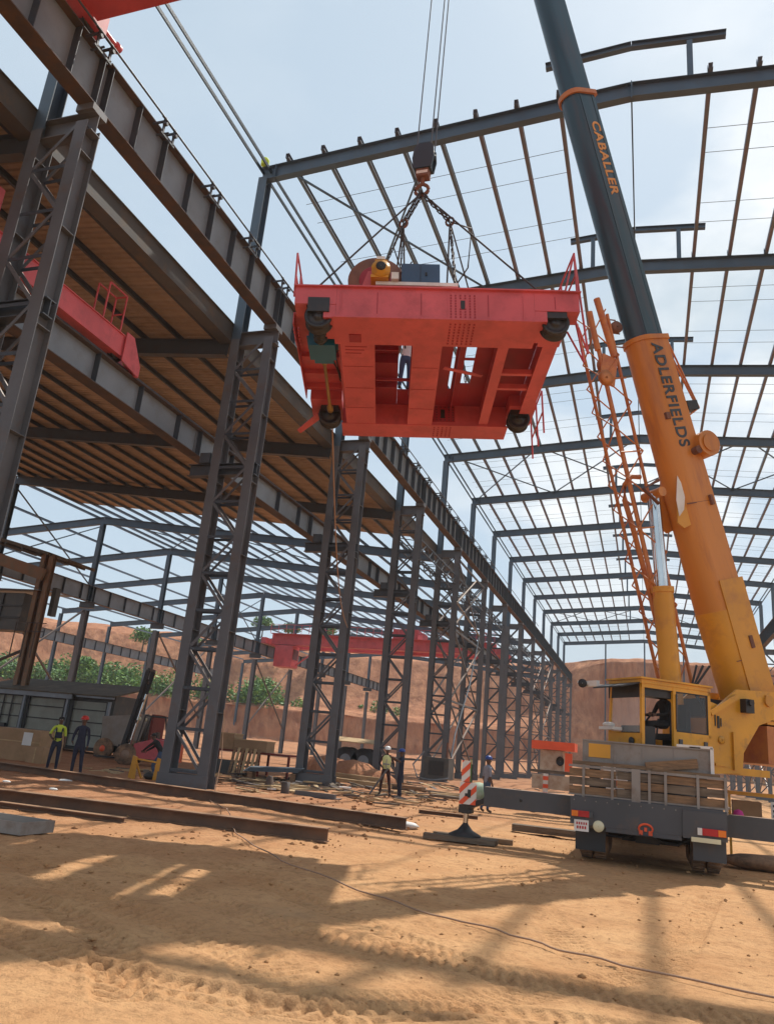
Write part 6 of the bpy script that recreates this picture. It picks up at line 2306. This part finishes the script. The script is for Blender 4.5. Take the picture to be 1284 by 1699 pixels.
# red oxide table with boxes, leaning pallet, sheet stacks
tb = thing("steel_table", "red brown steel work table between the second and third columns", "table", (-17.0, 33, 0), 0.0)
part("table_top", G().bx((-2.1, -.5, .98), (2.15, .6, 1.06)), M_REDRUST, tb)
for x in (-2.0, -.7, .6, 2.05):
    for y in (-.45, .5):
        part("leg", G().bx((x, y, 0), (x + .09, y + .09, .975)), M_REDRUST, tb)
part("lower_shelf", G().bx((-1.9, -.45, .36), (1.9, .5, .40)), M_PANELDK, tb)
for (x0, x1, z0, z1, lb) in ((-1.5, -.72, 1.07, 1.72, "tall brown box on the left of the red brown table"), (-.7, .95, 1.07, 1.50, "long brown box on the middle of the red brown table")):
    b = thing("box", lb, "box", (-17.0, 33, 0), group="boxes on the work table")
    part("box_body", G().bx((x0, -.4, z0), (x1, .4, z1)), M_CARDBOARD, b)
    part("box_lid", G().bx((x0 - .02, -.43, z1 + .003), (x1 + .02, .43, z1 + .05)), M_WOODLT, b)
single("machine_crate", G().bx((-18.9, 32.0, 0.0), (-17.3, 32.4, .62)), M_PANELDK, "dark steel crate standing under the left half of the table", "crate")
pal = thing("pallet", "slatted timber pallet leaning against the work table", "pallet", (-16.6, 31.6, 0.0))
pal.rotation_euler = (math.radians(-18), 0, 0.1)
for i in range(7):
    part("slat", G().bx((-.65 + i * .19, -.02, 0.0), (-.53 + i * .19, 0.0, 1.25)), M_WOODLT if i % 2 else M_WOOD, pal)
for z in (.08, .60, 1.12):
    part("bearer", G().bx((-.66, .005, z), (.62, .08, z + .09)), M_WOOD, pal)
sh = thing("roof_sheet_stack", "stack of pale corrugated sheets right of the leaning pallet", "sheet stack", (-15.0, 31.4, 0.0), 0.3)
for i in range(6):
    g = G()
    pr = []
    for k in range(9):
        pr += [(-.5 + k * .12, 0.0), (-.46 + k * .12, .03), (-.42 + k * .12, .03), (-.40 + k * .12, 0.0)]
    vs = [(-1.2 + .05 * i, a, .30 + .035 * i + h) for a, h in pr] + [(1.1 + .04 * i, a, .42 + .035 * i + h) for a, h in pr]
    n = len(pr)
    g.add(vs, [(j, j + 1, n + j + 1, n + j) for j in range(n - 1)], 0)
    part("sheet", g, M_WEB, sh)
part("support_block", G().bx((-1.0, -.5, 0), (-.8, .5, .29)), M_WOOD, sh)
part("support_block", G().bx((.8, -.5, 0), (1.0, .5, .37)), M_WOOD, sh)
# earthy mound with planks right of column three
g = G()
for (x, y, z, r) in ((-14.6, 40, .2, 1.5), (-13.2, 39.5, .15, 1.1), (-16.5, 41, .2, 1.6)):
    g.ball((x, y, z - .3), r, 12, (1.2, 1, .75))
link("earth_mound", g.mesh("earth_mound", [M_CLIFF]), None, kind="stuff", label="heap of loose brown earth behind the third column")
# cable spools
for (x, lb) in ((-17.9, "left of the two dark drums of cable behind the third column"), (-16.7, "right of the two dark drums of cable behind the third column")):
    s = thing("cable_drum", lb, "cable drum", (x, 48, 0.85), group="cable drums behind the third column")
    g = G(); g.lathe((0, -.5, 0), [(.25, 0), (.78, 0), (.78, .08), (.25, .08)], (0, 1, 0), 26); part("flange", g, M_BLACK, s)
    g = G(); g.lathe((0, .42, 0), [(.25, 0), (.78, 0), (.78, .08), (.25, .08)], (0, 1, 0), 26); part("flange", g, M_BLACK, s)
    g = G(); g.lathe((0, -.41, 0), [(.5, 0), (.5, .82)], (0, 1, 0), 22); part("cable_winding", g, M_BLUE, s)
    g = G(); g.lathe((0, -.52, 0), [(.01, 0), (.34, 0), (.36, .015)], (0, 1, 0), 18); part("hub_disc", g, M_WEB, s)
single("awning", G().poly([(-19.0, 47.2, 1.95), (-15.8, 47.2, 1.90), (-15.8, 48.9, 2.15), (-19.0, 48.9, 2.2)], (0, -.15, 1), .05), M_WOODLT, "pale board roof lying over the dark cable drums", "board cover")


# planks and boards scattered between the columns
def planks(lst, lab, grp):
    for i, (x, y, z, rz, L, W, T, m) in enumerate(lst):
        g = G()
        g.bx((-L / 2, -W / 2, 0), (L / 2, W / 2, T))
        o = single("plank", g, m, lab[i], "plank", grp, (x, y, z), rz)


planks([(-13.2, 28.2, .06, .25, 2.6, .30, .05, M_WOODLT), (-12.6, 27.2, .05, -.35, 2.2, .9, .04, M_WOODLT), (-14.6, 27.6, .10, .15, 2.4, .25, .05, M_WOOD),
        (-11.9, 33.8, .12, -.35, 3.2, .32, .16, M_WOODLT), (-10.9, 35.2, .10, -.30, 3.4, .30, .14, M_WOOD), (-12.9, 36.4, .10, -.4, 3.0, .28, .30, M_WOODLT),
        (-9.3, 35.6, .05, -.1, 3.6, .40, .07, M_WOOD), (-6.6, 31.8, .06, -.08, 3.2, .55, .09, M_WOODDK), (-7.6, 34.2, .05, .2, 2.4, .3, .07, M_WOODLT),
        (-15.5, 26.0, .04, -.5, 1.9, .7, .03, M_WOODLT)],
       ["pale plank lying right of the second column foot", "wide pale board lying flat right of the second column", "darker plank lying close beside the second column foot",
        "thick pale beam of timber right of the third column foot", "brown timber behind the vested worker", "highest pale timber on the heap right of the third column",
        "flat timber behind the navy dressed worker", "dark pallet like board behind the striped outrigger board", "thin pale plank far behind the two middle workers",
        "pale board in front of the second column foot"], "planks scattered between the columns")
g = G()
for i in range(5):
    g.poly([(-12.9 + i * .5, 25.7, .05), (-12.4 + i * .5, 25.5, .05), (-12.2 + i * .5, 26.1, .08), (-12.8 + i * .5, 26.3, .06)], (0, 0, 1), .01)
link("pale_scraps", g.mesh("pale_scraps", [M_WOODLT]), None, kind="stuff", label="pale scraps of sheet on the ground", category="scraps")
g = G(); g.bx((-10.9, 24.6, 0), (-9.5, 24.75, .16)); g.bx((-10.9, 24.752, 0), (-9.5, 25.3, .02))
single("angle_plate", g, M_COLUMN, "grey folded steel plate lying behind the far end of the long beam", "steel plate")
for (x, y, lb) in ((-11.3, 24.7, "small round cut pipe standing beside the grey folded plate"), (-13.0, 27.0, "small rusty cone shaped block near the second column foot")):
    g = G(); g.lathe((x, y, 0), [(.20, 0), (.10, .38), (.08, .40), (.01, .40)] if x < -12 else [(.14, 0), (.14, .38), (.10, .38), (.10, .02)], (0, 0, 1), 16)
    single("pipe_stub", g, M_FLANGE, lb, "pipe stub")
# white plastic scraps
for (x, y, r, lb) in ((-15.3, 18.9, .16, "white plastic scrap lying behind the long beam near the red helmeted worker"), (-5.35, 18.6, .22, "white plastic sheet on the ground at the end of the long beam"),
                      (-13.1, 14.3, .07, "small white scrap on the nearest beam, left one"), (-11.6, 14.0, .07, "small white scrap on the nearest beam, right one")):
    g = G(); g.ball((x, y, .05 if r > .1 else .30), r, 8, (1.6, 1, .4)); single("plastic_scrap", g, M_PAPER, lb, "plastic scrap")
sk = G(); sk.ball((-6.5, 33.0, .35), .5, 10, (1.3, .8, .8)); single("green_sack", sk, M_GREENNET, "pale green net sack lying behind the striped outrigger board", "sack")

M_CARTONISH = mat("dirty_cream_paint", (0.50, 0.42, 0.33), 0.7, 0.0, (0.33, 0.22, 0.15), 3.0, 0.42, 0.68)
# red and white machine behind the left outrigger, behind the truck
gm = thing("site_generator", "white and red site machine with striped post left of the crane truck", "generator", (-3.25, 30.0, 0), 0.0)
gm.scale = (0.85, 0.9, 0.97)
part("canopy", G().bx((-.85, -.5, 2.28), (.95, .9, 2.58)), M_SIGNRED, gm)
part("engine_body", G().bx((-.5, -.3, 1.55), (.45, .8, 2.27)), M_CARTONISH, gm)
part("white_board", G().bx((-.8, -.45, .88), (.9, -.36, 1.38)), M_CARTONISH, gm)
g = G(); g.lathe((.35, -.32, 1.9), [(.01, 0), (.14, 0), (.17, -.06)], (0, 1, 0), 16); part("exhaust_fan", g, M_BLACK, gm)
part("red_guard", G().bx((.55, -.46, 1.55), (.85, -.33, 2.2)), M_SIGNRED, gm)
part("frame_rail", G().bx((-.9, -.34, 1.44), (1.0, .9, 1.54)), M_WOODDK, gm)
p = part("striped_post", G().bx((-.32, -.52, .3), (-.12, -.46, 1.42)), M_WHITE, gm)
for i in range(4):
    part("red_band", G().bx((-.325, -.528, .35 + i * .28), (-.115, -.455, .49 + i * .28)), M_SIGNRED, p)
for x in (-.75, .75):
    g = G(); g.lathe((x, -.2, .35), [(.1, 0), (.33, 0), (.35, .04), (.35, .16), (.33, .2), (.1, .2)], (0, 1, 0), 20); part("wheel", g, M_TYRE, gm)
single("brick_stack", G().bx((-5.0, 31.5, 0), (-3.9, 32.0, .55)), M_RUST, "low stack of rust coloured blocks behind the left outrigger", "block stack")
single("sand_bag", G().ball((-5.6, 32.5, .2), .35, 10, (1.7, .9, .6)), M_WOODLT, "pale bag lying left of the rust coloured blocks", "bag")
# orange framed rack with white ladder plate right of the truck
rk = thing("orange_rack", "orange topped rack with a white slotted plate right of the crane truck", "rack", (2.3, 20.8, 0), 0.0)
part("rack_top", G().bx((-.55, -.3, 1.42), (.65, .4, 1.50)), M_YELLOW, rk)
for x in (-.52, .58):
    part("rack_leg", G().bx((x, -.28, 0), (x + .05, -.22, 1.415)), M_YELLOW, rk)
part("carton", G().bx((-.4, -.1, .85), (.2, .35, 1.3)), M_CARDBOARD, rk)
part("shelf", G().bx((-.46, -.2, .78), (.57, .38, .83)), M_WOOD, rk)
sp = part("white_slotted_plate", G().bx((.36, -.36, .85), (.56, -.33, 1.34)), M_WHITE, rk)
for i in range(4):
    part("slot", G().bx((.40, -.368, .90 + i * .11), (.52, -.361, .95 + i * .11)), M_SIGNBLACK, sp)
single("pink_bundle", G().ball((1.95, 20.2, 1.0), .12, 8), mat("pink_cloth", (.6, .05, .3), .8), "small pink bundle beside the orange topped rack", "bundle")
single("dark_heap", G().ball((2.5, 19.3, .12), .5, 10, (2.2, .8, .35)), M_TYRE, "dark heap of chain on the ground right of the crane wheels", "chain heap")
# pallet and pipes on the left behind: low dark logs
for (x, y, rz, L, lb) in ((-2.5, 21.5, .05, 1.6, "dark timber baulk on the ground behind the left outrigger beam"),):
    single("timber_block", G().bx((-L / 2, -.2, 0), (L / 2, .2, .16)), M_WOODDK, lb, "timber", None, (x, y, 0), rz)
# machinery at the foot of the fifth column
mc = thing("dark_machine", "dark compressor with pale hoses at the foot of the fourth and fifth columns", "compressor", (-11.5, 47, 0))
part("machine_body", G().bx((-1.0, -.6, .3), (.5, .8, 1.5)), M_PANELDK, mc)
part("machine_panel", G().bx((-.7, -.66, .5), (.2, -.603, 1.3)), M_BLACK, mc)
g = G(); g.path([(-1.0, -.7, 1.8), (-1.6, -.8, 1.0), (-1.3, -.8, .3), (-.4, -.9, .2), (.6, -.8, .4)], .05, 6); part("pale_hose", g, M_WEB, mc)
g = G(); g.tube((.2, .1, 1.5), (.2, .1, 2.4), .07, 10); part("exhaust_pipe", g, M_RUST, mc)
# long pale pole leaning from the ground to the fourth bay
single("tag_line", G().path([(-11.8, 57.0, 10.4), (-11.8, 54.6, 6.5), (-11.8, 51.0, 3.0), (-11.7, 49.9, 1.6)], .05, 6), M_WEB, "pale grey line hanging down between the fourth and fifth columns", "line")

# ---- offcuts and small scraps round the column feet (uncountable)
rs2 = random.Random(11)
for mname, m, cnt in (("timber_offcuts", M_WOODLT, 120), ("dark_scraps", M_WOODDK, 120), ("rusty_scraps", M_FLANGE, 60), ("white_scraps", M_PAPER, 22)):
    g = G()
    for _ in range(cnt):
        q = rs2.random()
        if q < .55:
            x, y = rs2.uniform(-15.5, -7.5), rs2.uniform(24.5, 44)
        elif q < .8:
            x, y = rs2.uniform(-19.5, -11), rs2.uniform(22.5, 34)
        else:
            x, y = rs2.uniform(-8, 5), rs2.uniform(29, 60)
        L_, w_ = rs2.uniform(.25, 1.3) * (.4 if m is M_PAPER else 1), rs2.uniform(.06, .28)
        g.box((x, y, rs2.uniform(.03, .14)), (L_, w_, rs2.uniform(.015, .07)), 0,
              Matrix.Rotation(rs2.uniform(-1.2, 1.2), 3, 'Z') @ Matrix.Rotation(rs2.uniform(-.12, .12), 3, 'Y'))
    link(mname, g.mesh(mname, [m]), None, kind="stuff", label="scattered small scraps round the column feet")
# ---- loose stones and clods (uncountable)
rs = random.Random(5)
g = G()
for _ in range(2600):
    if rs.random() < .45:
        x, y = rs.uniform(-9, 4), rs.uniform(5.5, 20)
        s = rs.choice((.006, .008, .010, .016, .022) if rs.random() < .97 else (.035,))
    else:
        x, y = rs.uniform(-22, -5), rs.uniform(11, 36)
        s = rs.choice((.02, .03, .035, .05))
    g.ball((x, y, s * .35), s, 5, (rs.uniform(.8, 1.4), rs.uniform(.8, 1.3), .7))
link("loose_clods", g.mesh("loose_clods", [M_GROUND]), None, kind="stuff", label="small loose clods of earth on the ground")
